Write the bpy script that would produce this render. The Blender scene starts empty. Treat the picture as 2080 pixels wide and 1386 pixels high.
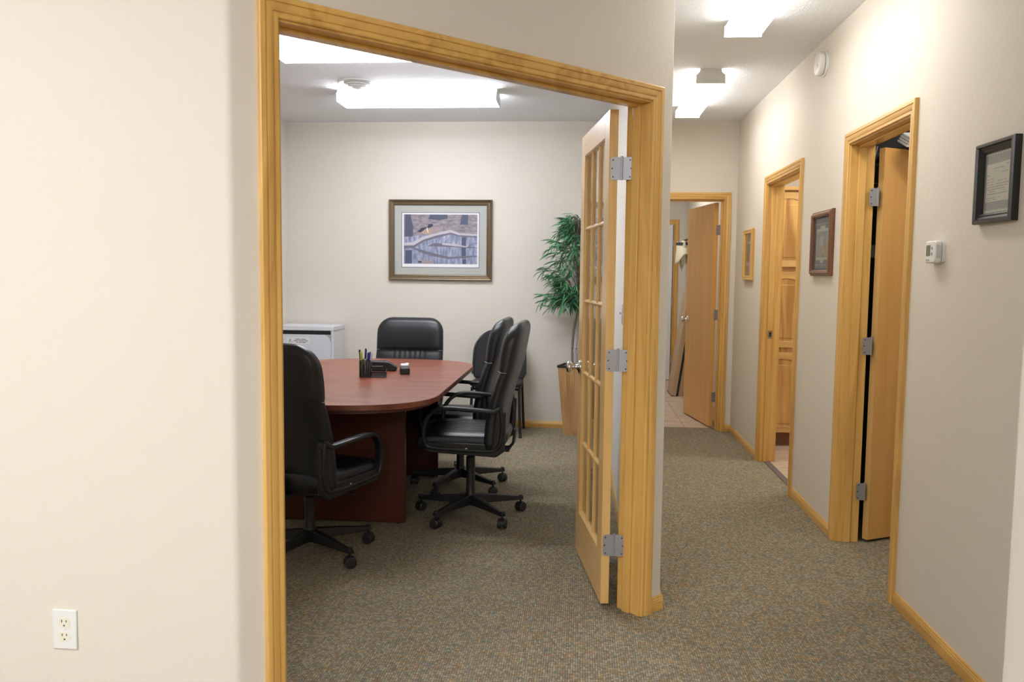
import bpy, bmesh, math, random
from mathutils import Vector, Matrix
random.seed(7)
sc = bpy.context.scene
COL = sc.collection
S2 = math.sqrt(.5)

# ---------------------------------------------------------------- camera
F_PX, PITCH, YAW, ROLL, CAM_H = 1678.87, 4.6411, -4.6913, 0.6354, 1.3781
def make_camera():
    pi, ya, ro = (math.radians(a) for a in (PITCH, YAW, ROLL))
    fw = Vector((math.sin(ya)*math.cos(pi), math.cos(ya)*math.cos(pi), -math.sin(pi)))
    ri = Vector((math.cos(ya), -math.sin(ya), 0)); up = ri.cross(fw)
    ri2 = ri*math.cos(ro)+up*math.sin(ro); up2 = -ri*math.sin(ro)+up*math.cos(ro)
    cd = bpy.data.cameras.new('camera'); cam = bpy.data.objects.new('camera', cd)
    COL.objects.link(cam)
    m = Matrix((ri2, up2, -fw)).transposed().to_4x4(); m.translation = (0, 0, CAM_H)
    cam.matrix_world = m
    cd.sensor_width = 36; cd.lens = 36*F_PX/2080; cd.clip_start = .05
    cd.dof.use_dof = True; cd.dof.focus_distance = 3.6; cd.dof.aperture_fstop = 5.6
    sc.camera = cam
make_camera()

# ---------------------------------------------------------------- world, exposure, lamp strengths
w = bpy.data.worlds.new('world'); sc.world = w; w.use_nodes = True
w.node_tree.nodes['Background'].inputs[0].default_value = (.8, .85, 1, 1)
w.node_tree.nodes['Background'].inputs[1].default_value = .3
sc.view_settings.view_transform = 'Standard'; sc.view_settings.look = 'None'
sc.view_settings.gamma = 1; sc.view_settings.use_curve_mapping = False
sc.view_settings.exposure = 0.08
sc.cycles.max_bounces = 7; sc.cycles.diffuse_bounces = 5; sc.cycles.glossy_bounces = 3; sc.cycles.transmission_bounces = 2; sc.cycles.transparent_max_bounces = 8
sc.cycles.use_adaptive_sampling = True; sc.cycles.adaptive_threshold = .05; sc.cycles.caustics_reflective = False; sc.cycles.caustics_refractive = False
LAMP_ROOM, LAMP_HALL, LAMP_LOBBY, LAMP_BACK = 25.5, 15.8, 51.0, 18.0
COOL, WARM, WHITE = (.94, .97, 1.03), (1.0, .975, .925), (.98, .985, 1.0)

# ---------------------------------------------------------------- main dimensions (metres)
H = 2.715                  # ceiling
XR = 1.3486                # hall right wall face
YB = 7.375                 # meeting room back wall
YE = 7.42                  # hall end wall
XL = -2.671                # meeting room left wall
XH = .35                   # hall left wall, hall side
TH = .116                  # wall thickness
P0 = Vector((.3004, 3.3225)); UD = Vector((S2, S2)); MD = Vector((S2, -S2))   # angled entry wall: frame, direction, outward normal
OPEN_L, OPEN_R = -1.576, -.062                                          # its door opening along UD
ZO = 2.043                 # height of every door opening

# ---------------------------------------------------------------- materials
def new_mat(name):
    m = bpy.data.materials.new(name); m.use_nodes = True
    nt = m.node_tree; b = nt.nodes['Principled BSDF']
    return m, nt, b
def N(nt, t, **kw):
    n = nt.nodes.new(t)
    for k, v in kw.items():
        if k in n.inputs: n.inputs[k].default_value = v
        else: setattr(n, k, v)
    return n
def plain(name, col, rough=.5, metal=0, spec=.5, bump=None, **kw):
    m, nt, b = new_mat(name)
    b.inputs['Base Color'].default_value = (*col, 1); b.inputs['Roughness'].default_value = rough
    b.inputs['Metallic'].default_value = metal; b.inputs['Specular IOR Level'].default_value = spec
    for k, v in kw.items(): b.inputs[k].default_value = v
    tc = N(nt, 'ShaderNodeTexCoord')
    nz = N(nt, 'ShaderNodeTexNoise', Scale=(bump[0] if bump else 60), Detail=1)
    nt.links.new(tc.outputs['Object'], nz.inputs['Vector'])
    bp = N(nt, 'ShaderNodeBump', Strength=(bump[1] if bump else .03), Distance=(bump[2] if bump else .001))
    nt.links.new(nz.outputs['Fac'], bp.inputs['Height']); nt.links.new(bp.outputs['Normal'], b.inputs['Normal'])
    return m
def ramp(nt, pts, interp='LINEAR'):
    r = N(nt, 'ShaderNodeValToRGB'); e = r.color_ramp.elements; r.color_ramp.interpolation = interp
    while len(e) < len(pts): e.new(.5)
    for i, (p, c) in enumerate(pts): e[i].position = p; e[i].color = (*c, 1)
    return r
def wood(name, axis, light, dark, rough=.3, fine=1.0, rings=.35):
    m, nt, b = new_mat(name); L = nt.links.new
    tc = N(nt, 'ShaderNodeTexCoord'); mp = N(nt, 'ShaderNodeMapping')
    s = [26*fine]*3; s['xyz'.index(axis)] = 1.1*fine
    mp.inputs['Scale'].default_value = s; L(tc.outputs['Object'], mp.inputs['Vector'])
    n1 = N(nt, 'ShaderNodeTexNoise', Scale=1.0, Detail=6, Roughness=.62); L(mp.outputs['Vector'], n1.inputs['Vector'])
    mp2 = N(nt, 'ShaderNodeMapping'); s2 = [7.0*fine]*3; s2['xyz'.index(axis)] = .55*fine
    mp2.inputs['Scale'].default_value = s2; L(tc.outputs['Object'], mp2.inputs['Vector'])
    wv = N(nt, 'ShaderNodeTexNoise', Scale=1.3, Detail=2, Distortion=1.2); L(mp2.outputs['Vector'], wv.inputs['Vector'])
    mth = N(nt, 'ShaderNodeMath', operation='PINGPONG'); mul = N(nt, 'ShaderNodeMath', operation='MULTIPLY'); mul.inputs[1].default_value = 6
    L(wv.outputs['Fac'], mul.inputs[0]); L(mul.outputs[0], mth.inputs[0]); mth.inputs[1].default_value = 1
    mx = N(nt, 'ShaderNodeMix', data_type='FLOAT'); mx.inputs[0].default_value = rings
    L(n1.outputs['Fac'], mx.inputs[2]); L(mth.outputs[0], mx.inputs[3])
    mid = tuple((a+c)/2 for a, c in zip(light, dark))
    r = ramp(nt, [(.25, dark), (.45, mid), (.68, light)]); L(mx.outputs[0], r.inputs[0])
    L(r.outputs[0], b.inputs['Base Color']); b.inputs['Roughness'].default_value = rough
    b.inputs['Coat Weight'].default_value = .25; b.inputs['Coat Roughness'].default_value = .2
    bp = N(nt, 'ShaderNodeBump', Strength=.06, Distance=.001); L(n1.outputs['Fac'], bp.inputs['Height']); L(bp.outputs[0], b.inputs['Normal'])
    return m
def wall_paint(name, col):
    m, nt, b = new_mat(name); L = nt.links.new
    b.inputs['Base Color'].default_value = (*col, 1); b.inputs['Roughness'].default_value = .65; b.inputs['Specular IOR Level'].default_value = .3
    tc = N(nt, 'ShaderNodeTexCoord')
    n1 = N(nt, 'ShaderNodeTexNoise', Scale=130, Detail=1, Roughness=.6); L(tc.outputs['Object'], n1.inputs['Vector'])
    n2 = N(nt, 'ShaderNodeTexNoise', Scale=48, Detail=0); L(tc.outputs['Object'], n2.inputs['Vector'])
    ad = N(nt, 'ShaderNodeMath', operation='ADD'); L(n1.outputs['Fac'], ad.inputs[0]); L(n2.outputs['Fac'], ad.inputs[1])
    bp = N(nt, 'ShaderNodeBump', Strength=.14, Distance=.003); L(ad.outputs[0], bp.inputs['Height']); L(bp.outputs[0], b.inputs['Normal'])
    return m
def ceiling_paint():
    m, nt, b = new_mat('ceiling_texture_paint'); L = nt.links.new
    b.inputs['Base Color'].default_value = (.90, .925, .965, 1); b.inputs['Roughness'].default_value = .85; b.inputs['Specular IOR Level'].default_value = .2
    tc = N(nt, 'ShaderNodeTexCoord')
    n1 = N(nt, 'ShaderNodeTexNoise', Scale=85, Detail=4, Roughness=.7); L(tc.outputs['Object'], n1.inputs['Vector'])
    r = ramp(nt, [(.42, (0, 0, 0)), (.6, (1, 1, 1))]); L(n1.outputs['Fac'], r.inputs[0])
    bp = N(nt, 'ShaderNodeBump', Strength=.55, Distance=.006); L(r.outputs[0], bp.inputs['Height']); L(bp.outputs[0], b.inputs['Normal'])
    return m
def carpet():
    m, nt, b = new_mat('woven_loop_carpet'); L = nt.links.new
    tc = N(nt, 'ShaderNodeTexCoord'); mp = N(nt, 'ShaderNodeMapping'); mp.inputs['Scale'].default_value = (115, 88, 1)
    L(tc.outputs['Object'], mp.inputs['Vector'])
    v = N(nt, 'ShaderNodeTexVoronoi', Scale=1, Randomness=.18, voronoi_dimensions='2D'); L(mp.outputs[0], v.inputs['Vector'])
    sp = N(nt, 'ShaderNodeSeparateColor'); L(v.outputs['Color'], sp.inputs[0])
    r = ramp(nt, [(0, (.305, .256, .185)), (.22, (.37, .318, .236)), (.45, (.25, .212, .157)), (.6, (.43, .37, .276)), (.75, (.27, .266, .24)),
                  (.84, (.35, .285, .175)), (.92, (.34, .23, .145)), (.97, (.24, .26, .205))], 'CONSTANT')
    L(sp.outputs[0], r.inputs[0])
    n2 = N(nt, 'ShaderNodeTexNoise', Scale=26, Detail=2); L(tc.outputs['Object'], n2.inputs['Vector'])
    r2 = ramp(nt, [(.3, (.84, .90, .98)), (.45, (.95, 1, .95)), (.58, (1, .97, .9)), (.72, (1.14, .98, .78))]); L(n2.outputs['Fac'], r2.inputs[0])
    mx = N(nt, 'ShaderNodeMix', data_type='RGBA', blend_type='MULTIPLY'); mx.inputs[0].default_value = 1
    L(r.outputs[0], mx.inputs[6]); L(r2.outputs[0], mx.inputs[7])
    dk = ramp(nt, [(.25, (1, 1, 1)), (.60, (.50, .48, .46))]); L(v.outputs['Distance'], dk.inputs[0])
    m2 = N(nt, 'ShaderNodeMix', data_type='RGBA', blend_type='MULTIPLY'); m2.inputs[0].default_value = 1
    L(mx.outputs[2], m2.inputs[6]); L(dk.outputs[0], m2.inputs[7])
    L(m2.outputs[2], b.inputs['Base Color']); b.inputs['Roughness'].default_value = .95; b.inputs['Specular IOR Level'].default_value = .1
    bp = N(nt, 'ShaderNodeBump', Strength=.5, Distance=.004, invert=True); L(v.outputs['Distance'], bp.inputs['Height']); L(bp.outputs[0], b.inputs['Normal'])
    return m
def cherry(name):
    m, nt, b = new_mat(name); L = nt.links.new
    tc = N(nt, 'ShaderNodeTexCoord'); mp = N(nt, 'ShaderNodeMapping'); mp.inputs['Scale'].default_value = (2.2, 9, 9); L(tc.outputs['Object'], mp.inputs[0])
    n = N(nt, 'ShaderNodeTexNoise', Scale=1.5, Detail=5, Roughness=.6, Distortion=.6); L(mp.outputs[0], n.inputs['Vector'])
    r = ramp(nt, [(.3, (.135, .030, .016)), (.5, (.215, .058, .030)), (.7, (.30, .095, .050))]); L(n.outputs['Fac'], r.inputs[0])
    L(r.outputs[0], b.inputs['Base Color']); b.inputs['Roughness'].default_value = .33; b.inputs['Specular IOR Level'].default_value = .55
    return m
def lamp_lens(name, col, k):
    m, nt, b = new_mat(name)
    b.inputs['Base Color'].default_value = (.9, .9, .9, 1)
    b.inputs['Emission Color'].default_value = (*col, 1); b.inputs['Emission Strength'].default_value = k
    return m
def vinyl_tile():
    m, nt, b = new_mat('marbled_vinyl_tile'); L = nt.links.new
    tc = N(nt, 'ShaderNodeTexCoord'); mp = N(nt, 'ShaderNodeMapping'); mp.inputs['Scale'].default_value = (3, 16, 3); L(tc.outputs['Object'], mp.inputs[0])
    n = N(nt, 'ShaderNodeTexNoise', Scale=2.2, Detail=6, Roughness=.6); L(mp.outputs[0], n.inputs['Vector'])
    r = ramp(nt, [(.3, (.40, .29, .20)), (.55, (.58, .46, .35)), (.75, (.66, .56, .45))]); L(n.outputs['Fac'], r.inputs[0])
    L(r.outputs[0], b.inputs['Base Color']); b.inputs['Roughness'].default_value = .45
    return m
def print_mat(name, stops, scale, stretch, mixz=None, rough=.35):
    m, nt, b = new_mat(name); L = nt.links.new
    tc = N(nt, 'ShaderNodeTexCoord'); mp = N(nt, 'ShaderNodeMapping'); mp.inputs['Scale'].default_value = stretch; L(tc.outputs['Object'], mp.inputs[0])
    n = N(nt, 'ShaderNodeTexNoise', Scale=scale, Detail=4, Roughness=.6); L(mp.outputs[0], n.inputs['Vector'])
    r = ramp(nt, stops); L(n.outputs['Fac'], r.inputs[0]); L(r.outputs[0], b.inputs['Base Color']); b.inputs['Roughness'].default_value = rough
    return m
def glass_mat():
    m, nt, b = new_mat('clear_glass'); L = nt.links.new
    nt.nodes.remove(b); out = [n for n in nt.nodes if n.type == 'OUTPUT_MATERIAL'][0]
    tr_ = N(nt, 'ShaderNodeBsdfTransparent'); tr_.inputs[0].default_value = (.96, .975, .965, 1)
    gl = N(nt, 'ShaderNodeBsdfGlossy'); gl.inputs['Roughness'].default_value = .02
    fz = N(nt, 'ShaderNodeFresnel', IOR=1.38); mx = N(nt, 'ShaderNodeMixShader')
    ge = N(nt, 'ShaderNodeNewGeometry'); io = N(nt, 'ShaderNodeMapRange'); io.inputs['To Min'].default_value = 1.38; io.inputs['To Max'].default_value = 1/1.38
    L(ge.outputs['Backfacing'], io.inputs['Value']); L(io.outputs[0], fz.inputs['IOR'])
    L(fz.outputs[0], mx.inputs[0]); L(tr_.outputs[0], mx.inputs[1]); L(gl.outputs[0], mx.inputs[2]); L(mx.outputs[0], out.inputs[0])
    return m

OAK_L, OAK_D = (.75, .455, .130), (.55, .295, .068)
M = dict(
    wall=wall_paint('cream_wall_paint', (.735, .686, .612)),
    ceil=ceiling_paint(), carpet=carpet(), tile=vinyl_tile(),
    grout=plain('tile_joint', (.30, .22, .16), .8),
    oz=wood('honey_oak_upright', 'z', OAK_L, OAK_D), ox=wood('honey_oak_crosswise', 'x', OAK_L, OAK_D), oy=wood('honey_oak_lengthwise', 'y', OAK_L, OAK_D),
    dz=wood('door_oak_upright', 'z', (.76, .49, .19), (.64, .385, .125), .33, 1.3, .2), dx=wood('door_oak_crosswise', 'x', (.76, .49, .19), (.64, .385, .125), .33, 1.3, .2),
    bz=wood('birch_veneer', 'z', (.80, .445, .130), (.68, .355, .088), .35, .7, .15),
    cz=wood('cabinet_oak_upright', 'z', (.72, .42, .13), (.42, .205, .048), .3, .8, .6), cx=wood('cabinet_oak_crosswise', 'x', (.68, .42, .15), (.50, .28, .08), .3, .8, .3),
    pz=wood('planter_wood', 'z', (.50, .29, .115), (.30, .15, .05), .5, .9, .5),
    hinge=plain('satin_nickel', (.36, .36, .39), .42, .45), screw=plain('dark_screw', (.05, .05, .055), .5, .7), chrome=plain('polished_chrome', (.75, .75, .76), .14, 1),
    leather=plain('black_leather', (.009, .0095, .012), .38, 0, .5, (190, .12, .002)),
    plastic=plain('black_plastic', (.012, .012, .013), .42, 0, .45), wheel=plain('black_caster_rubber', (.018, .018, .018), .5),
    cherry=cherry('cherry_laminate'), cherry_panel=plain('shaded_dark_cherry_panel', (.075, .015, .007), .4, 0, .4), cherry_dark=plain('cherry_edge_band', (.085, .022, .014), .35),  # base panel: dark cherry, with the shade under the tabletop put into its colour
    grey=plain('light_grey_laminate', (.70, .71, .77), .4), greyd=plain('pale_grey_side', (.70, .70, .69), .45),
    black=plain('matt_black', (.012, .012, .013), .6), slot=plain('slot_black', (.006, .006, .008), .35),
    white=plain('white_plastic', (.80, .80, .79), .35), ivory=plain('ivory_plastic', (.80, .76, .64), .35), paper=plain('white_paper', (.82, .82, .84), .7),
    housing=plain('white_enamel', (.72, .72, .70), .4), ink=plain('grey_ink', (.16, .16, .19), .8), faint=plain('faint_ink', (.30, .29, .27), .8),
    bronze=plain('antique_bronze_frame', (.17, .125, .075), .38, .55), bronzel=plain('bronze_bead', (.30, .22, .12), .4, .5), glass=glass_mat(),
    mat_grey=plain('grey_green_mat_board', (.44, .45, .42), .8), mat_dark=plain('dark_mat_line', (.08, .09, .13), .8),
    blackframe=plain('black_lacquer_frame', (.012, .012, .013), .28, 0, .6), walnut=wood('walnut_frame', 'z', (.20, .085, .042), (.10, .040, .020), .35, 1.2, .2),
    walnutx=wood('walnut_frame_cross', 'x', (.22, .11, .065), (.12, .055, .032), .35, 1.2, .2),
    cream=plain('cream_certificate_paper', (.60, .585, .51), .7), certgrey=plain('certificate_border_grey', (.30, .285, .30), .7),
    slate=plain('slate_blue_mat_board', (.10, .115, .165), .8), matwhite=plain('pale_mat_board', (.52, .53, .50), .8),
    lcd=plain('lcd_grey_green', (.17, .18, .11), .3), button=plain('grey_button', (.42, .42, .42), .5),
    leafa=plain('leaf_green', (.05, .22, .075), .4), leafb=plain('leaf_deep_green', (.028, .125, .06), .4), leafc=plain('leaf_light_green', (.12, .34, .16), .4),
    bark=plain('grey_brown_bark', (.24, .20, .17), .8, 0, .3, (50, .6, .006)), bark2=plain('pale_bark', (.46, .42, .39), .8, 0, .3, (50, .5, .006)),
    pebble=plain('tan_moss', (.24, .19, .13), .9, 0, .3, (120, .8, .01)),
    cardboard=plain('brown_cardboard', (.52, .38, .245), .8), strap=plain('black_strap', (.01, .01, .01), .5),
    hat=plain('cream_cotton_cap', (.66, .60, .46), .85, 0, .2, (40, .3, .004)), band=plain('dark_navy_band', (.03, .035, .05), .7), iron=plain('brown_wrought_iron', (.08, .045, .035), .5, .4),
    closet=plain('closet_shade_tone', (.05, .046, .042), .9), rackg=plain('charcoal_enamel', (.035, .036, .04), .45), line=plain('light_grey_trim', (.35, .35, .35), .5),  # closet tone: darkness of the unlit interior put into wall and shelf colour
    strip=plain('taupe_rubber_strip', (.13, .105, .095), .7), toe=plain('toe_kick_brown', (.22, .095, .045), .5),
    pen_blue=plain('blue_pen_plastic', (.03, .035, .26), .3), pen_dark=plain('navy_pen_plastic', (.02, .022, .06), .3), pen_lime=plain('lime_highlighter', (.52, .60, .08), .35), pen_white=plain('white_pen_barrel', (.7, .7, .72), .3),
    mesh=plain('black_wire_mesh', (.010, .010, .011), .45, .3), perf=plain('charcoal_seat_fabric', (.030, .030, .032), .8, 0, .3, (400, .5, .002)),
    doorwhite=plain('white_painted_door', (.78, .79, .80), .4), seal=plain('dark_door_seal', (.05, .055, .06), .6),
    lens_room=lamp_lens('lamp_lens_cool', COOL, LAMP_ROOM), side_room=lamp_lens('lamp_side_cool', COOL, LAMP_ROOM*.45), up_room=lamp_lens('lamp_top_cool', COOL, LAMP_ROOM*1.25),
    lens_hall=lamp_lens('lamp_lens_hall', WARM, LAMP_HALL), side_hall=lamp_lens('lamp_side_hall', WARM, LAMP_HALL*.35), up_hall=lamp_lens('lamp_top_hall', WARM, LAMP_HALL*.6),
    lens_lobby=lamp_lens('lamp_lens_office', WHITE, LAMP_LOBBY), side_lobby=lamp_lens('lamp_side_office', WHITE, LAMP_LOBBY*.6),
    lens_back=lamp_lens('lamp_lens_back', WARM, LAMP_BACK), side_back=lamp_lens('lamp_side_back', WARM, LAMP_BACK*.6),
    duck_bg=print_mat('marsh_print_water', [(.28, (.10, .12, .20)), (.45, (.22, .25, .37)), (.6, (.36, .38, .50)), (.75, (.56, .58, .70))], 5, (9, 1, 2.2)),
    duck_top=print_mat('marsh_print_far_bank', [(.3, (.13, .12, .16)), (.5, (.25, .22, .25)), (.7, (.38, .33, .34))], 6, (3, 1, 9)),
    duck_trunk=plain('print_shadow_blue', (.075, .085, .14), .5), duck_branch=plain('print_branch_pale', (.50, .48, .52), .5, 0, .5), duck_branchd=plain('print_branch_shade', (.15, .14, .19), .5),
    duck_body=plain('print_duck_tan', (.42, .31, .22), .5), duck_head=plain('print_duck_dark', (.035, .04, .075), .5), duck_fl=plain('print_duck_flank', (.33, .27, .29), .5),
    wolf=print_mat('misty_animal_print', [(.3, (.10, .11, .12)), (.5, (.22, .21, .19)), (.7, (.36, .36, .37))], 14, (1, 1, 1)),
    wolf_l=print_mat('pale_fur_print', [(.3, (.28, .27, .26)), (.7, (.55, .55, .55))], 30, (1, 1, 2)), fawn=print_mat('fawn_print', [(.3, (.26, .16, .10)), (.7, (.46, .33, .24))], 30, (1, 1, 1)),
    sky=plain('print_sky_blue', (.20, .27, .42), .5), mauve=plain('mauve_mat_board', (.34, .25, .22), .7), olive=plain('olive_print_stripe', (.30, .24, .08), .6), ochre=plain('ochre_print', (.40, .18, .07), .6),
)

# ---------------------------------------------------------------- mesh helpers
def link(name, me, mat, parent=None, kind=None):
    o = bpy.data.objects.new(name, me); COL.objects.link(o)
    if mat is not None and hasattr(me, 'materials') and not len(me.materials): me.materials.append(mat)
    if parent is not None: o.parent = parent
    if kind: o['kind'] = kind
    return o
def raw(name, vs, fs, mat, parent=None, smooth=False, bevel=0, seg=2, sub=0, kind=None, angle=None):
    me = bpy.data.meshes.new(name); me.from_pydata([tuple(v) for v in vs], [], fs); 
    bm = bmesh.new(); bm.from_mesh(me); bmesh.ops.recalc_face_normals(bm, faces=bm.faces); bm.to_mesh(me); bm.free()
    if smooth:
        for p in me.polygons: p.use_smooth = True
        if angle:
            me.set_sharp_from_angle(angle=math.radians(angle))
    o = link(name, me, mat, parent, kind)
    if bevel:
        b = o.modifiers.new('b', 'BEVEL'); b.width = bevel; b.segments = seg; b.limit_method = 'ANGLE'; b.angle_limit = .6
        for p in me.polygons: p.use_smooth = True
        me.set_sharp_from_angle(angle=math.radians(50))
    if sub:
        s = o.modifiers.new('s', 'SUBSURF'); s.levels = sub; s.render_levels = sub
    return o
QB = [(0, 1, 3, 2), (4, 6, 7, 5), (0, 4, 5, 1), (2, 3, 7, 6), (0, 2, 6, 4), (1, 5, 7, 3)]
def box(name, x, y, z, mat, parent=None, bevel=0, fr=None, kind=None, seg=2):
    vs = [(a, b, c) for a in x for b in y for c in z]
    if fr: vs = [fr(*v) for v in vs]
    return raw(name, vs, QB, mat, parent, bevel=bevel, kind=kind, seg=seg)
def prism(name, poly, z0, z1, mat, parent=None, bevel=0, kind=None, fr=None, smooth=False, angle=None):
    n = len(poly); vs = [(p[0], p[1], z0) for p in poly]+[(p[0], p[1], z1) for p in poly]
    if fr: vs = [fr(*v) for v in vs]
    fs = [tuple(range(n))[::-1], tuple(range(n, 2*n))]+[(i, (i+1) % n, n+(i+1) % n, n+i) for i in range(n)]
    return raw(name, vs, fs, mat, parent, bevel=bevel, kind=kind, smooth=smooth, angle=angle)
def lathe(name, prof, mat, parent=None, n=24, axis='z', o=(0, 0, 0), smooth=True, angle=40, kind=None):
    vs = []; fs = []
    for r, h in prof:
        for k in range(n):
            a = 2*math.pi*k/n; c, s = r*math.cos(a), r*math.sin(a)
            v = {'z': (c, s, h), 'y': (c, h, s), 'x': (h, c, s)}[axis]; vs.append((v[0]+o[0], v[1]+o[1], v[2]+o[2]))
    m = len(prof)
    for i in range(m-1):
        for k in range(n): fs.append((i*n+k, i*n+(k+1) % n, (i+1)*n+(k+1) % n, (i+1)*n+k))
    fs.append(tuple(range(n))[::-1]); fs.append(tuple(range((m-1)*n, m*n)))
    return raw(name, vs, fs, mat, parent, smooth=smooth, angle=angle, kind=kind)
def sweep(name, pts, sect, mat, parent=None, closed=False, up=(0, 0, 1), smooth=True, angle=50, scale=None, kind=None):
    """sect: 2-D outline (side, up); swept along pts"""
    pts = [Vector(p) for p in pts]; n = len(pts); m = len(sect); vs = []; fs = []; up = Vector(up)
    for i, p in enumerate(pts):
        a = pts[(i-1) % n] if (closed or i > 0) else p; b = pts[(i+1) % n] if (closed or i < n-1) else p
        t = (b-a).normalized(); sd = t.cross(up)
        if sd.length < 1e-4: sd = t.cross(Vector((.02, 1, .01)))
        sd.normalize(); u2 = sd.cross(t).normalized(); k = scale[i] if scale else 1
        for q in sect: vs.append(p+sd*q[0]*k+u2*q[1]*k)
    for i in range(n if closed else n-1):
        j = (i+1) % n
        for k in range(m): fs.append((i*m+k, i*m+(k+1) % m, j*m+(k+1) % m, j*m+k))
    if not closed: fs += [tuple(range(m))[::-1], tuple(range((n-1)*m, n*m))]
    return raw(name, vs, fs, mat, parent, smooth=smooth, angle=angle, kind=kind)
def circ(r, n=10): return [(r*math.cos(2*math.pi*k/n), r*math.sin(2*math.pi*k/n)) for k in range(n)]
def rrect(w, h, r, n=3):
    out = []
    for cx, cy, a0 in ((w/2-r, h/2-r, 0), (-w/2+r, h/2-r, 90), (-w/2+r, -h/2+r, 180), (w/2-r, -h/2+r, 270)):
        for k in range(n+1):
            a = math.radians(a0+90*k/n); out.append((cx+r*math.cos(a), cy+r*math.sin(a)))
    return out
def spline(pts, n=8):
    pts = [Vector(p) for p in pts]; out = []
    for i in range(len(pts)-1):
        a = pts[max(i-1, 0)]; b = pts[i]; c = pts[i+1]; d = pts[min(i+2, len(pts)-1)]
        for k in range(n):
            t = k/n; out.append(.5*((2*b)+(c-a)*t+(2*a-5*b+4*c-d)*t*t+(3*b-3*c+d-a)*t**3))
    return out+[pts[-1]]
def tag(o, label, cat, group=None, kind=None):
    o['label'] = label; o['category'] = cat
    if group: o['group'] = group
    if kind: o['kind'] = kind
    return o
def thing(name, label, cat, loc=(0, 0, 0), rz=0, group=None, kind=None):
    o = bpy.data.objects.new(name, None); COL.objects.link(o); o.empty_display_size = .05
    o.location = loc; o.rotation_euler = (0, 0, rz)
    return tag(o, label, cat, group, kind)
def struct(o, label, cat): return tag(o, label, cat, kind='structure')
def joined(name, parts, mat, parent=None, kind=None, bevel=0):
    vs = []; fs = []
    for v, f in parts:
        k = len(vs); vs += v; fs += [tuple(i+k for i in q) for q in f]
    return raw(name, vs, fs, mat, parent, kind=kind, bevel=bevel)
def boxpart(x, y, z, fr=None):
    vs = [(a, b, c) for a in x for b in y for c in z]
    return ([fr(*v) for v in vs] if fr else vs, QB)
def text(name, s, size, mat, parent, loc, rot=(math.pi/2, 0, 0), align='CENTER'):
    cu = bpy.data.curves.new(name, 'FONT'); cu.body = s; cu.size = size; cu.align_x = align; cu.extrude = .0002; cu.resolution_u = 2
    t = bpy.data.objects.new('tmp_text', cu); COL.objects.link(t); bpy.context.view_layer.update()
    me = bpy.data.meshes.new_from_object(t.evaluated_get(bpy.context.evaluated_depsgraph_get())); bpy.data.objects.remove(t)
    o = link(name, me, None, parent); me.materials.clear(); me.materials.append(mat); o.location = loc; o.rotation_euler = rot
    return o

# ================================================================ STRUCTURE
def frame(O, u, m):       # wall frame: (along, out of the wall, up) -> world
    return lambda a, b, c: (O[0]+u[0]*a+m[0]*b, O[1]+u[1]*a+m[1]*b, c)
FE = frame(P0, UD, MD)                       # angled entry wall
def fe2(a, b): p = FE(a, b, 0); return (p[0], p[1])

struct(box('floor', (-4.6, 3.6), (-4.0, 7.552), (-.06, 0), M['carpet']), 'tan and grey woven loop carpet running through office, hall and meeting room', 'carpet')
struct(box('ceiling', (-4.6, 3.6), (-4.0, 11.6), (H, H+.08), M['ceil']), 'white knockdown textured ceiling over hall and rooms', 'ceiling')

# left wall facing the camera with a bull-nosed corner turning into the angled wall
cx, cy = -.9145, 2.1075
arc = []; R = .03; th = math.radians(22.5)
tl = R*math.tan(th)
c0 = Vector((cx-tl, cy+R))
for k in range(9):
    a = math.radians(-90+45*k/8); arc.append((c0.x+R*math.cos(a), c0.y+R*math.sin(a)))
lw = [(-4.6, cy)]+arc+[fe2(OPEN_L-.018, 0), fe2(OPEN_L-.018, -TH), (-1.05, cy+TH+.03), (-4.6, cy+TH+.03)]
struct(prism('wall_left', lw, 0, H, M['wall'], smooth=True, angle=30), 'bright cream painted wall with rounded corner left of the glazed door opening', 'wall')
struct(box('wall_header', (OPEN_L-.018, OPEN_R+.018), (-TH, 0), (ZO+.018, H), M['wall'], fr=FE), 'cream angled wall over the wide oak doorway', 'wall')
Rc = P0+UD*.072
R2 = .012
hp = [fe2(OPEN_R+.018, 0)]
tl2 = R2*math.tan(th); cc = Vector((XH-R2, Rc.y+tl2))
for k in range(7):
    a = math.radians(-45+45*k/6); hp.append((cc.x+R2*math.cos(a), cc.y+R2*math.sin(a)))
hp += [(XH, YE+.12), (XH-TH, YE+.12), (XH-TH, 3.418), fe2(OPEN_R+.018, -TH)]
struct(prism('wall_middle', hp, 0, H, M['wall'], smooth=True, angle=20), 'cream wall between the meeting room and the hall', 'wall')
struct(box('wall_back', (XL-.12, XH-TH), (YB, YB+.12), (0, H), M['wall']), 'beige back wall of the meeting room behind the framed print', 'wall')
struct(box('wall_room_left', (XL-.12, XL), (2.15, YB), (0, H), M['wall']), 'beige left wall of the meeting room beside the grey console', 'wall')
DC = (.423, 1.233)
struct(joined('wall_end', [boxpart((XH, DC[0]-.018), (YE, YE+TH), (0, H)), boxpart((DC[1]+.018, XR+.12), (YE, YE+TH), (0, H)),
                           boxpart((DC[0]-.018, DC[1]+.018), (YE, YE+TH), (ZO+.018, H))], M['wall']), 'cream wall at the far end of the hall with a doorway', 'wall')
DA = (3.586, 4.358); DB = (5.317, 6.216)
parts = []
ys = [1.37, DA[0]-.018, DA[1]+.018, DB[0]-.018, DB[1]+.018, YE]
for i in (0, 2, 4): parts.append(boxpart((XR, XR+TH), (ys[i], ys[i+1]), (0, H)))
for i in (1, 3): parts.append(boxpart((XR, XR+TH), (ys[i], ys[i+1]), (ZO+.018, H)))
struct(joined('wall_right', parts, M['wall']), 'cream right wall of the hall hung with frames and a thermostat', 'wall')
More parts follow.
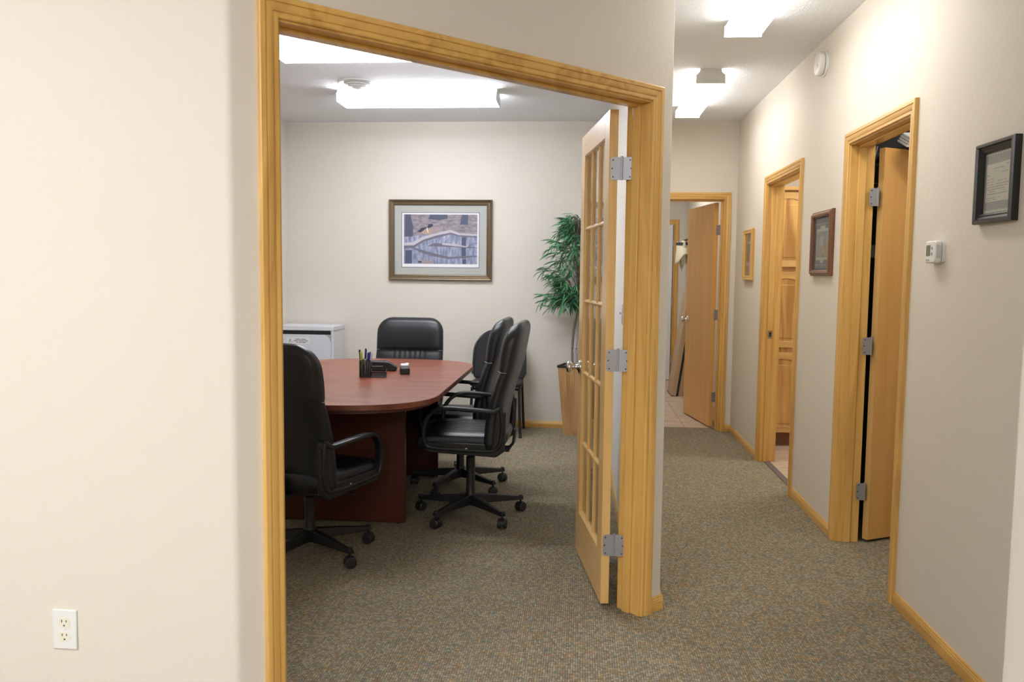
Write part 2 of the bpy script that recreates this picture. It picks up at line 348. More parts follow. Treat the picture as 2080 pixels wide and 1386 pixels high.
# near wall stub with rounded end at the picture's right edge, rest of the office behind the camera
ex = .702
stub = [(3.6, 1.25)]+[(ex+.02+.02*math.cos(math.radians(a)), 1.27+.02*math.sin(math.radians(a))) for a in range(270, 179, -15)]+[(ex, 1.37), (3.6, 1.37)]
struct(prism('wall_near', stub, 0, H, M['wall'], smooth=True, angle=30), 'pale end of a nearby wall at the right edge of the view', 'wall')
struct(box('wall_office_left', (-4.7, -4.6), (-4.0, 2.3), (0, H), M['wall']), 'cream left wall of the front office', 'wall')
struct(box('wall_office_back', (-4.7, 3.7), (-4.1, -4.0), (0, H), M['wall']), 'cream rear wall of the front office', 'wall')
struct(box('wall_office_right', (3.6, 3.7), (-4.0, 1.37), (0, H), M['wall']), 'cream right wall of the front office', 'wall')
# rooms behind the hall doors
struct(box('wall_kitchen_divider', (XR+TH, 3.2), (5.02, 5.12), (0, H), M['wall']), 'wall between the closet and the cabinet room', 'wall')
struct(box('wall_kitchen_far', (XR+TH, 3.2), (YE, YE+.1), (0, H), M['wall']), 'cream wall behind the tall oak cabinets', 'wall')
struct(box('wall_kitchen_right', (3.2, 3.3), (2.9, YE), (0, H), M['wall']), 'cream far side wall of the cabinet room', 'wall')
struct(box('wall_closet', (XR+TH, 3.2), (2.9, 3.0), (0, H), M['wall']), 'cream near wall inside the closet', 'wall')
struct(box('wall_closet_back', (2.45, 2.5), (3.0, 5.02), (0, H), M['wall']), 'cream back wall of the closet', 'wall')
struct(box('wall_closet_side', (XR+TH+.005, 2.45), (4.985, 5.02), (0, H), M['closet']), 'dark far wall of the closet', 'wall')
struct(box('wall_rear_room_right', (1.362, 1.47), (YE+TH, 11.0), (0, H), M['wall']), 'cream right wall of the rear entry room', 'wall')
struct(box('wall_rear_room_far', (-1.0, 1.47), (11.0, 11.1), (0, H), M['wall']), 'cream far wall of the rear entry room around the outside door', 'wall')
struct(box('wall_rear_room_left', (-1.1, -1.0), (YB+.12, 11.1), (0, H), M['wall']), 'cream left wall of the rear entry room', 'wall')

# tile floors: each tile a piece
def tile_floor(name, x0, x1, y0, y1, label, s=.305):
    f = struct(box(name, (x0, x1), (y0, y1), (-.06, -.003), M['grout']), label, 'floor')
    me = None; g = .0025
    nx = math.ceil((x1-x0)/s); ny = math.ceil((y1-y0)/s)
    for i in range(nx):
        for j in range(ny):
            a, b = x0+i*s, y0+j*s
            c, d = min(a+s, x1), min(b+s, y1)
            if c-a < .02 or d-b < .02: continue
            box('tile', (a+g, c-g), (b+g, d-g), (-.004, .001+.0006*random.random()), M['tile'], f)
    return f
tile_floor('floor_rear', .36, 1.362, 7.552, 11.0, 'beige marbled vinyl tile floor in the rear entry room')
tile_floor('floor_kitchen', 1.425, 3.2, 5.12, 7.42, 'beige marbled vinyl tile floor in the cabinet room')
struct(box('floor_rear_side', (-1.0, .36), (7.552, 11.0), (-.06, 0), M['tile']), 'plain vinyl floor at the hidden side of the rear room', 'floor')
struct(box('trim_5', (1.385, 1.43), (DB[0], DB[1]), (-.002, .006), M['strip'], bevel=.003), 'taupe rubber carpet edge strip across the cabinet room doorway', 'threshold')

# ---- door frames: jambs, stops, mitred casings
PROF = [(0, 0), (0, .009), (.003, .0115), (.013, .0115), (.0145, .0085), (.0165, .0085), (.018, .012), (.026, .0155), (.036, .0165), (.0375, .013), (.0395, .013), (.041, .0175), (.054, .0175), (.057, .015), (.057, 0)]
def casing(name, fr, uL, uR, zt, side, mat, parent):
    vs = []; n = len(PROF); rv = .006
    for w_, t in PROF:
        w_ += rv
        if side == 'L': a, b = (uL-w_, t, 0), (uL-w_, t, zt+w_)
        if side == 'R': a, b = (uR+w_, t, 0), (uR+w_, t, zt+w_)
        if side == 'T': a, b = (uL-w_, t, zt+w_), (uR+w_, t, zt+w_)
        vs += [fr(*a), fr(*b)]
    fs = [(2*i, 2*i+1, 2*((i+1) % n)+1, 2*((i+1) % n)) for i in range(n)]+[tuple(range(0, 2*n, 2)), tuple(range(1, 2*n, 2))]
    return raw(name, vs, fs, mat, parent, smooth=True, angle=18)
def doorframe(name, label, O, u, m, uL, uR, mh, sb=-.062, depth=TH):
    fr = frame(O, u, m); t = struct(bpy.data.objects.new(name, None), label, 'door frame'); COL.objects.link(t)
    for s in 'LR': casing('casing', fr, uL, uR, ZO, s, M['oz'], t)
    casing('casing', fr, uL, uR, ZO, 'T', mh, t)
    box('jamb', (uL-.019, uL), (-depth-.002, .002), (0, ZO), M['oz'], t, fr=fr, bevel=.0012)
    box('jamb', (uR, uR+.019), (-depth-.002, .002), (0, ZO), M['oz'], t, fr=fr, bevel=.0012)
    box('head_jamb', (uL-.019, uR+.019), (-depth-.002, .002), (ZO, ZO+.019), mh, t, fr=fr, bevel=.0012)
    if sb is not None:
        s0, s1 = sb-.020, sb+.018
        box('stop', (uL, uL+.011), (s0, s1), (0, ZO), M['oz'], t, fr=fr, bevel=.002)
        box('stop', (uR-.011, uR), (s0, s1), (0, ZO), M['oz'], t, fr=fr, bevel=.002)
        box('stop', (uL+.011, uR-.011), (s0, s1), (ZO-.011, ZO), mh, t, fr=fr, bevel=.002)
    return t, fr
T1, FE1 = doorframe('trim_1', 'wide honey oak door frame around the angled meeting room opening', P0, UD, MD, OPEN_L, OPEN_R, M['oy'])
T2, FA = doorframe('trim_2', 'oak door frame of the dark closet, nearest on the right wall', (XR, 0), (0, 1), (-1, 0), DA[0], DA[1], M['oy'], -.055)
T3, FB = doorframe('trim_3', 'oak door frame showing tall cabinets, between two framed pictures', (XR, 0), (0, 1), (-1, 0), DB[0], DB[1], M['oy'], -.045)
T4, FC = doorframe('trim_4', 'oak door frame at the far end of the hall', (0, YE), (1, 0), (0, -1), DC[0], DC[1], M['ox'], -.055)
box('strike_plate', (DB[1]-.0125, DB[1]-.0108), (-.064, -.030), (.925, .985), M['bronzel'], T3, fr=FB, bevel=.0006)
box('strike_hole', (DB[1]-.0130, DB[1]-.0120), (-.056, -.040), (.938, .972), M['black'], T3, fr=FB)

# ---- baseboards
BPROF = [(0, 0), (.012, 0), (.012, .038), (.010, .042), (.010, .046), (.0075, .05), (.006, .057), (.003, .060), (0, .060)]
def baseboard(name, label, a, b, m, mat):
    vs = []; n = len(BPROF)
    for t, z in BPROF: vs += [(a[0]+m[0]*t, a[1]+m[1]*t, z), (b[0]+m[0]*t, b[1]+m[1]*t, z)]
    fs = [(2*i, 2*i+1, 2*((i+1) % n)+1, 2*((i+1) % n)) for i in range(n)]+[tuple(range(0, 2*n, 2)), tuple(range(1, 2*n, 2))]
    return struct(raw(name, vs, fs, mat), label, 'baseboard')
cw = .063
baseboard('baseboard_right_near', 'oak baseboard on the right wall under the certificate', (XR, 1.37), (XR, DA[0]-cw), (-1, 0), M['oy'])
baseboard('baseboard_right_middle', 'oak baseboard on the right wall between closet and cabinet doorways', (XR, DA[1]+cw), (XR, DB[0]-cw), (-1, 0), M['oy'])
baseboard('baseboard_right_far', 'oak baseboard on the right wall under the smallest oak picture', (XR, DB[1]+cw), (XR, YE), (-1, 0), M['oy'])
baseboard('baseboard_end', 'short oak baseboard beside the end doorway', (DC[1]+cw, YE), (XR, YE), (0, -1), M['ox'])
a_ = fe2(OPEN_R+cw, 0)
baseboard('baseboard_entry', 'short oak baseboard at the foot of the angled wall corner', a_, (Rc.x+.004, Rc.y+.004), MD, M['oy'])
baseboard('baseboard_hall_left', 'oak baseboard along the left side of the hall', (XH, Rc.y), (XH, YE), (1, 0), M['oy'])
baseboard('baseboard_back', 'oak baseboard along the meeting room back wall', (XL, YB), (XH-TH, YB), (0, -1), M['ox'])
baseboard('baseboard_room_right', 'oak baseboard behind the open glazed door', (XH-TH, 3.52), (XH-TH, YB), (-1, 0), M['oy'])
baseboard('baseboard_room_left', 'oak baseboard on the meeting room left wall', (XL, 2.3), (XL, YB), (1, 0), M['oy'])
baseboard('baseboard_left', 'oak baseboard under the bright left wall', (-4.6, cy), (cx-.01, cy), (0, -1), M['ox'])
baseboard('baseboard_rear', 'oak baseboard in the rear entry room', (1.362, YE+TH), (1.362, 11), (-1, 0), M['oy'])

# ---- doors
def hinge(parent, z, leafs, pin, screws=True):
    """leafs: two (corner, along, normal) plates in the parent's local frame, pin: (x, y)"""
    hg = None
    h = .089
    lv = []
    for i, (O, al, nm, wd) in enumerate(leafs):
        fr = lambda a, b, c, O=O, al=al, nm=nm: (O[0]+al[0]*a+nm[0]*c, O[1]+al[1]*a+nm[1]*c, z+b)
        r = .012; poly = [(0, -h/2), (0, h/2)]
        for k in range(5):
            a = math.radians(90-90*k/4); poly.append((wd-r+r*math.cos(a), h/2-r+r*math.sin(a)))
        for k in range(5):
            a = math.radians(-90*k/4); poly.append((wd-r+r*math.cos(a), -h/2+r+r*math.sin(a)))
        n = len(poly); vs = [fr(p[0], p[1], c) for c in (-.0005, .0018) for p in poly]
        fs = [tuple(range(n)), tuple(range(n, 2*n))]+[(k, (k+1) % n, n+(k+1) % n, n+k) for k in range(n)]
        lv.append((vs, fs, fr, wd))
    vs = []; fs = []
    for v, f, _, _ in lv:
        k = len(vs); vs += v; fs += [tuple(i+k for i in q) for q in f]
    n = 10
    for (z0, z1, r) in ((z-h/2, z-h/2+.030, .0062), (z-h/2+.031, z+h/2-.031, .0056), (z+h/2-.030, z+h/2, .0062), (z+h/2, z+h/2+.004, .0048)):
        k = len(vs)
        for zz in (z0, z1):
            for q in range(n): vs.append((pin[0]+r*math.cos(2*math.pi*q/n), pin[1]+r*math.sin(2*math.pi*q/n), zz))
        fs += [(k+q, k+(q+1) % n, k+n+(q+1) % n, k+n+q) for q in range(n)]+[tuple(range(k, k+n)), tuple(range(k+n, k+2*n))]
    hg = raw('hinge', vs, fs, M['hinge'], parent)
    if screws:
        for _, _, fr, wd in lv:
            for (a, b) in ((wd-.011, .033), (wd-.007, 0), (wd-.011, -.033)):
                n = 8; pv = [fr(a+.0032*math.cos(2*math.pi*q/n), b+.0032*math.sin(2*math.pi*q/n), c) for c in (.0015, .0024) for q in range(n)]
                raw('screw', pv, [tuple(range(n)), tuple(range(n, 2*n))]+[(q, (q+1) % n, n+(q+1) % n, n+q) for q in range(n)], M['screw'], hg)
    return hg
def knob(parent, x, z, y0, sgn, mat=None):
    prof = [(.0, 0), (.032, 0), (.033, .003), (.030, .008), (.016, .013), (.011, .020), (.011, .030), (.018, .036), (.0265, .046), (.028, .056), (.025, .064), (.012, .067), (0, .0675)]
    return lathe('knob', [(r, y0+sgn*h) for r, h in prof], mat or M['chrome'], parent, 24, 'y', (x, 0, z), angle=60)

def lites(parent, y0, y1, xs, zs, mats):
    for i in range(len(xs)-1):
        for j in range(len(zs)-1):
            box('pane', (xs[i]-.006, xs[i+1]+.006), ((y0+y1)/2-.002, (y0+y1)/2+.002), (zs[j]-.006, zs[j+1]+.006), M['glass'], parent)
# glazed fifteen-lite door, swung into the meeting room
ang = math.atan2(.988, -.155)
d1 = thing('door_1', 'open honey oak glazed door of fifteen narrow panes at the meeting room opening', 'door', (.1385, 3.345, 0), ang, kind='structure')
# local x: along the leaf, local +y: left face seen from the hall
DW, DT, DZ0, DZ1 = .700, .035, .022, 2.030
box('stile', (0, .100), (0, DT), (DZ0, DZ1), M['dz'], d1, bevel=.0015)
box('stile', (DW-.100, DW), (0, DT), (DZ0, DZ1), M['dz'], d1, bevel=.0015)
box('rail', (.100, DW-.100), (0, DT), (DZ0, .232), M['dx'], d1, bevel=.0012)
box('rail', (.100, DW-.100), (0, DT), (1.932, DZ1), M['dx'], d1, bevel=.0012)
MP = [(-.0125, .5), (-.0125, .52), (-.009, .62), (-.0055, .78), (-.0055, .88), (0, .97), (.0055, .88), (.0055, .78), (.009, .62), (.0125, .52), (.0125, .5)]
MP = [(x, .5+(t-.5)*.72) for x, t in MP]
MPF = MP[1:-1]+[(x, 1-t) for x, t in MP[1:-1]][::-1]
xs0, xs1 = .100, DW-.100; pw = (xs1-xs0)/3; ph = (1.932-.232)/5
for k in (1, 2):
    sx = xs0+pw*k
    vs = [(sx+x, t*DT, z) for x, t in MPF for z in (.232, 1.932)]; n = len(MPF)
    raw('muntin', vs, [(2*i, 2*i+1, 2*((i+1) % n)+1, 2*((i+1) % n)) for i in range(n)], M['dz'], d1, smooth=True, angle=25)
for k in (1, 2, 3, 4):
    sz = .232+ph*k
    for c in range(3):
        a0 = xs0+pw*c; a1 = a0+pw
        vs = [(x_, t*DT, sz+x) for x, t in MPF for x_ in (a0, a1)]; n = len(MPF)
        raw('muntin', vs, [(2*i, 2*i+1, 2*((i+1) % n)+1, 2*((i+1) % n)) for i in range(n)], M['dx'], d1, smooth=True, angle=25)
# sticking around the outer edge of the glass field
for (a, b, along) in ((xs0, 1, 'z'), (xs1, -1, 'z'), (.232, 1, 'x'), (1.932, -1, 'x')):
    q = [(0, .08), (.004, .08), (.0055, .22), (.010, .36), (.0125, .5), (.010, .64), (.0055, .78), (.004, .92), (0, .92)]
    q = [(x, .5+(t-.5)*.86) if 0 < x else (x, t) for x, t in q]
    if along == 'z': vs = [(a+b*x, t*DT, z) for x, t in q for z in (.232, 1.932)]
    else: vs = [(x_, t*DT, a+b*x) for x, t in q for x_ in (xs0, xs1)]
    n = len(q); raw('sticking', vs, [(2*i, 2*i+1, 2*((i+1) % n)+1, 2*((i+1) % n)) for i in range(n)], M['dz'] if along == 'z' else M['dx'], d1, smooth=True, angle=25)
lites(d1, 0, DT, [xs0+pw*k for k in range(4)], [.232+ph*k for k in range(6)], None)
knob(d1, DW-.060, .936, DT, 1); knob(d1, DW-.060, .936, 0, -1)
box('latch_plate', (DW-.0005, DW+.0012), (.006, .029), (.905, .965), M['hinge'], d1)
# hinge: world points of the jamb edge and pin put into door-local coordinates
def to_local(o, p):
    mi = Matrix.Translation(o.location) @ Matrix.Rotation(o.rotation_euler.z, 4, 'Z'); q = mi.inverted() @ Vector((p[0], p[1], 0)); return (q.x, q.y)
def dir_local(o, v):
    c, s = math.cos(-o.rotation_euler.z), math.sin(-o.rotation_euler.z); return (v[0]*c-v[1]*s, v[0]*s+v[1]*c)
je = FE(OPEN_R, -TH-.002, 0); pinw = (.1552, 3.3432)
for z in (1.799, 1.034, .271):
    jl = to_local(d1, (pinw[0], pinw[1])); tgt = FE(OPEN_R, -.083, 0); dv = Vector((tgt[0]-pinw[0], tgt[1]-pinw[1])); wd = dv.length; dv.normalize()
    jn = (-dv.y, dv.x)
    if jn[0]*-S2+jn[1]*-S2 < 0: jn = (dv.y, -dv.x)
    dl = to_local(d1, pinw); e = Vector((-.0008-dl[0], .030-dl[1])); el = e.length; e.normalize()
    en = (-e.y, e.x)
    if en[0] > 0: en = (e.y, -e.x)
    jo = to_local(d1, (pinw[0]-.0015*S2, pinw[1]-.0015*S2))
    hinge(d1, z, [(jo, dir_local(d1, dv), dir_local(d1, jn), wd+.001), ((dl[0]-.0012, dl[1]), (e.x, e.y), en, el)], dl)

def slab_door(name, label, loc, rz, wd, flip, knob_at, mat, hz, hinges, edge=None):
    d = thing(name, label, 'door', loc, rz, kind='structure')
    box('leaf', (0.002, wd), (0, .035), (.014, 2.032), mat, d, bevel=.0012)
    if edge: box('hinge_edge', (0, .0025), (.0005, .0345), (.0145, 2.0315), edge, d)
    if knob_at: knob(d, wd-.065, knob_at, .035, 1); knob(d, wd-.065, knob_at, 0, -1)
    return d
# closet door, pushed inwards
angA = math.atan2(.47, .882)
d2 = slab_door('door_2', 'smooth birch closet door standing ajar in the nearest right doorway', (1.512, 4.352, 0), angA, .765, 1, .95, M['bz'], None, None, M['dz'])
for z in (1.784, 1.030, .272):
    pin = (1.485, 4.347); dl = to_local(d2, pin)
    hinge(d2, z, [((dl[0], dl[1]+.0), dir_local(d2, (-1, .0)), dir_local(d2, (0, -1)), .042), ((dl[0]-.001, dl[1]), Vector((-.0005-dl[0], .026-dl[1])).normalized()[:], (-1, 0), .032)], dl)
# door at the end of the hall, opening into the rear room
angC = math.atan2(.985, -.165)
d3 = slab_door('door_3', 'smooth birch door standing open at the far end of the hall', (1.216, 7.565, 0), angC, .800, 1, .95, M['bz'], None, None, M['bz'])
for z in (1.788, 1.031, .285):
    dl = to_local(d3, (1.231, 7.556)); hinge(d3, z, [(dl, dir_local(d3, (.12, -.99)), dir_local(d3, (-1, 0)), .040), ((dl[0]-.002, dl[1]), (0, 1), (-1, 0), .034)], dl, screws=True)
# outside door of the rear room
d4 = thing('door_4', 'white outside door with oak casing beyond the end doorway', 'door', (0, 0, 0), 0, kind='structure')
F4 = frame((0, 11.0), (1, 0), (0, -1))
for s, mm in (('L', M['oz']), ('R', M['oz']), ('T', M['ox'])): casing('casing', F4, .30, 1.203, ZO, s, mm, d4)
box('leaf', (.305, 1.190), (10.985, 10.999), (.01, 2.035), M['doorwhite'], d4, bevel=.002)
box('weather_seal', (1.190, 1.199), (10.982, 10.999), (.01, 2.035), M['seal'], d4)
box('jamb', (1.199, 1.209), (10.975, 10.999), (0, 2.045), M['oz'], d4)
box('window_pane', (.45, 1.05), (10.980, 10.986), (1.0, 1.88), M['glass'], d4)
for z in (1.80, 1.03, .27): box('hinge', (1.186, 1.203), (10.970, 10.981), (z-.045, z+.045), M['hinge'], d4, bevel=.001)

# ================================================================ LIGHTS AND CEILING FITTINGS
def ceiling_light(label, x, y, rz, wd, ln, lens, group, drop=.092):
    t = thing('ceiling_light', label, 'ceiling light', (x, y, H), rz, group)
    hw = wd/2; tw = hw*.74
    box('housing', (-ln/2+.004, ln/2-.004), (-tw, tw), (-.022, 0), M['housing'], t, bevel=.002)
    # wraparound lens
    pr = [(-hw*.78, -.024), (-hw, -.044), (-hw, -drop+.012), (-hw+.012, -drop), (hw-.012, -drop), (hw, -drop+.012), (hw, -.044), (hw*.78, -.024)]
    vs = [(s*(ln/2-.006), a, b) for a, b in pr for s in (-1, 1)]; n = len(pr)
    lo = raw('lens', vs, [(2*i, 2*i+1, 2*((i+1) % n)+1, 2*((i+1) % n)) for i in range(n)], lens[0], t)
    lo.data.materials.append(lens[1]); lo.data.materials.append(lens[2])
    for pz_ in lo.data.polygons:
        if abs(pz_.normal.y) > .8: pz_.material_index = 1
        elif pz_.normal.z > .2: pz_.material_index = 2
    cp = [(-tw, 0), (-tw*1.05, -.02), (-hw-.001, -.038), (-hw-.001, -drop-.001), (hw+.001, -drop-.001), (hw+.001, -.038), (tw*1.05, -.02), (tw, 0)]
    for s in (-1, 1):
        x0, x1 = sorted((s*(ln/2-.006), s*ln/2))
        vs = [(xx, a, b) for xx in (x0, x1) for a, b in cp]; n = len(cp)
        raw('end_cap', vs, [tuple(range(n)), tuple(range(n, 2*n))]+[(i, (i+1) % n, n+(i+1) % n, n+i) for i in range(n)], M['housing'], t)
    return t
ceiling_light('wraparound fluorescent light nearest the camera on the hall ceiling', .82, 3.91, math.pi/2, .190, 1.2, (M['lens_hall'], M['side_hall'], M['up_hall']), 'hall ceiling lights')
ceiling_light('wraparound fluorescent light at the far end of the hall ceiling', .816, 6.145, math.pi/2, .185, 1.18, (M['lens_hall'], M['side_hall'], M['up_hall']), 'hall ceiling lights')
ceiling_light('wide wraparound fluorescent light beside the round vent in the meeting room', -1.215, 6.165, 0, .265, 1.18, (M['lens_room'], M['side_room'], M['up_room']), 'meeting room ceiling lights')
ceiling_light('wide meeting room fluorescent light partly hidden by the door head', -1.205, 4.825, 0, .265, 1.18, (M['lens_room'], M['side_room'], M['up_room']), 'meeting room ceiling lights')
ceiling_light('fluorescent light over the front office left of the camera', -2.1, .15, 0, .265, 1.18, (M['lens_lobby'], M['side_lobby'], M['side_lobby']), 'front office ceiling lights')  # office fixtures from here are out of view, added to light the walls
ceiling_light('fluorescent light over the front office behind the camera', .2, -1.3, 0, .265, 1.18, (M['lens_lobby'], M['side_lobby'], M['side_lobby']), 'front office ceiling lights')
ceiling_light('fluorescent light over the front office behind and left of the camera', -2.1, -1.9, 0, .265, 1.18, (M['lens_lobby'], M['side_lobby'], M['side_lobby']), 'front office ceiling lights')
ceiling_light('fluorescent light over the rear of the front office', .2, -2.9, 0, .265, 1.18, (M['lens_lobby'], M['side_lobby'], M['side_lobby']), 'front office ceiling lights')
ceiling_light('fluorescent light in the cabinet room', 2.3, 6.0, 0, .265, 1.18, (M['lens_back'], M['side_back'], M['side_back']), 'back room ceiling lights')
ceiling_light('fluorescent light in the rear entry room', .6, 9.3, math.pi/2, .265, 1.18, (M['lens_back'], M['side_back'], M['side_back']), 'back room ceiling lights')

ceiling_light('small fluorescent light inside the closet', 2.0, 3.85, 0, .16, .62, (M['lens_back'], M['side_back'], M['side_back']), 'back room ceiling lights')  # unseen lamp, added to light the papers and the door leaf
v = thing('ceiling_vent', 'round white stepped air diffuser on the meeting room ceiling', 'air vent', (-1.60, 5.86, H))
lathe('flange', [(.085, 0), (.135, 0), (.135, -.004), (.125, -.008), (.100, -.012), (.085, -.006)], M['housing'], v, 40)
lathe('ring', [(.060, -.010), (.092, -.012), (.096, -.018), (.088, -.022), (.058, -.026)], M['housing'], v, 40)
lathe('ring', [(.030, -.022), (.062, -.026), (.066, -.031), (.058, -.034), (.030, -.037)], M['housing'], v, 40)
lathe('centre_cone', [(.0, -.030), (.032, -.036), (.034, -.040), (.026, -.044), (0, -.046)], M['housing'], v, 32)

# ================================================================ WALL FITTINGS
o = thing('wall_outlet', 'white double power outlet with cream sockets low on the left wall', 'outlet', (-1.4035, cy, .385))
box('cover_plate', (-.035, .035), (-.006, 0), (-.0565, .0565), M['white'], o, bevel=.003)
for z in (.0195, -.0195):
    rr = [(x, max(-.0135, min(.0135, y))) for x, y in circ(.0172, 28)]
    s = prism('socket', [(x, y) for x, y in rr], .005, .0072, M['ivory'], o, fr=lambda a, b, c, z=z: (a, -c, z+b))
    for x, hgt in ((-.0063, .0075), (.0063, .0062)): box('slot', (x-.0011, x+.0011), (-.0076, -.0071), (z+.003-hgt/2+.002, z+.003+hgt/2+.002), M['black'], s)
    lathe('ground_hole', [(.0024, -.0076), (.0024, -.0071)], M['black'], s, 10, 'y', (0, 0, z-.0075))
lathe('screw', [(.003, -.0075), (.003, -.006)], M['white'], o, 12, 'y', (0, 0, 0))

# right-wall things: local x points towards the camera, local -y out of the wall
def wall_r(name, label, cat, y, z): return thing(name, label, cat, (XR, y, z), -math.pi/2)
t = wall_r('thermostat', 'white digital thermostat on the right wall beside the closet door frame', 'thermostat', 3.262, 1.478)
bp_ = rrect(.098, .084, .016, 5); 
prism('base', rrect(.104, .080, .010, 4), 0, .010, M['white'], t, fr=lambda a, b, c: (a, -c, b))
prism('body', bp_, .010, .034, M['white'], t, bevel=.005, fr=lambda a, b, c: (a, -c, b))
box('screen', (-.034, .000), (-.0352, -.034), (-.014, .026), M['lcd'], t)
for (a, b) in ((.016, .014), (.016, -.006)): prism('button', [(a+x*.8, b+y) for x, y in circ(.006, 12)], .034, .0362, M['button'], t, fr=lambda a, b, c: (a, -c, b))
for a in (-.028, -.010): prism('button', [(a+x, -.030+y) for x, y in circ(.004, 10)], .034, .0358, M['button'], t, fr=lambda a, b, c: (a, -c, b))
for k in range(4): box('vent_slot', (.0488, .0496), (-.030+.004*k, -.0285+.004*k), (-.024, .026), M['button'], t)
t = wall_r('smoke_alarm', 'round white smoke alarm high on the right wall', 'smoke alarm', 4.885, 2.575)
lathe('mounting_ring', [(0, 0), (.072, 0), (.072, -.008), (.066, -.012), (0, -.012)], M['white'], t, 36, 'y')
lathe('vent_gap', [(.058, -.012), (.058, -.018)], M['button'], t, 36, 'y')
lathe('body', [(0, -.017), (.064, -.017), (.067, -.022), (.066, -.040), (.060, -.046), (.030, -.048), (0, -.048)], M['white'], t, 36, 'y')
lathe('test_button', [(0, -.047), (.011, -.047), (.010, -.050), (0, -.050)], M['housing'], t, 16, 'y', (.02, 0, -.015))
t = thing('light_switch', 'white light switch plate on the wall behind the glazed door', 'switch', (XH-TH, 4.62, 1.165), -math.pi/2)
box('plate', (-.035, .035), (-.006, 0), (-.057, .057), M['white'], t, bevel=.003); box('toggle', (-.005, .005), (-.018, -.005), (-.004, .012), M['white'], t, bevel=.002)

# ---- framed pictures (local: x right, z up, -y out of the wall)
def picture_frame(t, w, h, prof, mv, mh):
    """prof: (inwards from the outer edge, out of the wall); four mitred pieces"""
    n = len(prof)
    for side in 'LRTB':
        vs = []
        for i_, o_ in prof:
            X, Z = w/2-i_, h/2-i_
            a, b = {'L': ((-X, -Z), (-X, Z)), 'R': ((X, -Z), (X, Z)), 'T': ((-X, Z), (X, Z)), 'B': ((-X, -Z), (X, -Z))}[side]
            vs += [(a[0], -o_, a[1]), (b[0], -o_, b[1])]
        raw('frame_side' if side in 'LR' else 'frame_rail', vs, [(2*i, 2*i+1, 2*((i+1) % n)+1, 2*((i+1) % n)) for i in range(n)], mv if side in 'LR' else mh, t, smooth=True, angle=22)
def flat(name, poly, d, mat, parent, th=.0006):
    return prism(name, poly, d-th, d, mat, parent, fr=lambda a, b, c: (a, -c, b))
def rect(x0, x1, z0, z1): return [(x0, z0), (x1, z0), (x1, z1), (x0, z1)]
def strip(pts, wd):
    L_, R_ = [], []
    for i, p in enumerate(pts):
        a = Vector(pts[max(i-1, 0)]); b = Vector(pts[min(i+1, len(pts)-1)]); d = (b-a).normalized(); n = Vector((-d.y, d.x))
        ww = wd[i] if isinstance(wd, (list, tuple)) else wd
        L_.append(tuple(Vector(p)+n*ww/2)); R_.append(tuple(Vector(p)-n*ww/2))
    return L_+R_[::-1]

pt = thing('framed_print', 'large bronze framed duck print on the meeting room back wall', 'picture', (-1.257, YB, 1.672))
PW, PH = .930, .716
picture_frame(pt, PW, PH, [(0, 0), (0, .030), (.006, .034), (.014, .030), (.022, .022), (.034, .020), (.040, .024), (.046, .022), (.050, .012), (.050, 0)], M['bronze'], M['bronze'])
mb = flat('mat_board', rect(-PW/2+.048, PW/2-.048, -PH/2+.048, PH/2-.048), .010, M['mat_grey'], pt, .004)
iw, ih = .352, .246
flat('mat_line', rect(-iw, iw, -ih, ih), .0106, M['mat_dark'], pt); flat('print_margin', rect(-iw+.005, iw-.005, -ih+.005, ih-.005), .0112, M['paper'], pt)
bx0, bx1, bz0, bz1 = -.332, .332, -.212, .228
pr_ = flat('printed_image', rect(bx0, bx1, bz0, bz1), .0118, M['duck_bg'], pt)
def px(u, v): return (bx0+(u-345)/(1385-345)*(bx1-bx0), bz1-(v-328)/(1020-328)*(bz1-bz0))   # crop pixels -> print metres
def P(*q): return [px(*a) for a in q]
flat('far_bank', P((345, 328), (1385, 328), (1385, 600), (900, 590), (600, 620), (345, 640)), .0122, M['duck_top'], pr_)
for q in (((365, 328), (445, 328), (455, 420), (480, 500), (470, 640), (360, 640)), ((720, 328), (960, 328), (970, 380), (850, 410), (690, 390)), ((1170, 328), (1255, 328), (1250, 470), (1140, 470))):
    flat('tree_shape', P(*q), .0125, M['duck_trunk'], pr_)
for x0, x1, y0 in ((365, 460, 830), (1165, 1225, 640), (1175, 1230, 950)): flat('reflection', P((x0, y0), (x1, y0), (x1, min(y0+300, 1018)), (x0, min(y0+300, 1018))), .0125, M['duck_trunk'], pr_)
flat('branch_shade', strip(P((350, 790), (480, 775), (620, 690), (800, 640), (1010, 590), (1150, 625), (1385, 640)), [.020, .030, .026, .024, .018, .014, .012]), .0127, M['duck_branchd'], pr_)
flat('branch', strip(P((350, 745), (480, 740), (610, 665), (800, 605), (1010, 560), (1130, 600), (1385, 610)), [.022, .030, .026, .022, .024, .018, .015]), .0130, M['duck_branch'], pr_)
flat('branch_reflection', strip(P((480, 800), (620, 850), (760, 890), (990, 935), (1385, 905)), [.012, .026, .030, .020, .010]), .0128, M['duck_branchd'], pr_)
flat('log', strip(P((690, 770), (780, 750), (1050, 760), (1240, 785), (1385, 790)), [.004, .030, .026, .012, .004]), .0129, M['duck_branchd'], pr_)
flat('log_light', strip(P((890, 738), (1060, 752), (1250, 778)), [.016, .020, .006]), .0132, M['duck_branch'], pr_)
flat('twig', strip(P((900, 720), (1000, 620)), .004), .0131, M['duck_branch'], pr_); flat('twig', strip(P((1250, 775), (1340, 730), (1385, 730)), .005), .0131, M['duck_branchd'], pr_)
flat('duck_body', P((570, 590), (600, 555), (660, 530), (760, 500), (860, 505), (905, 470), (900, 540), (820, 590), (700, 612)), .0132, M['duck_fl'], pr_)
flat('duck_flank', P((585, 585), (620, 540), (680, 525), (740, 545), (720, 600), (640, 605)), .0134, M['duck_body'], pr_)
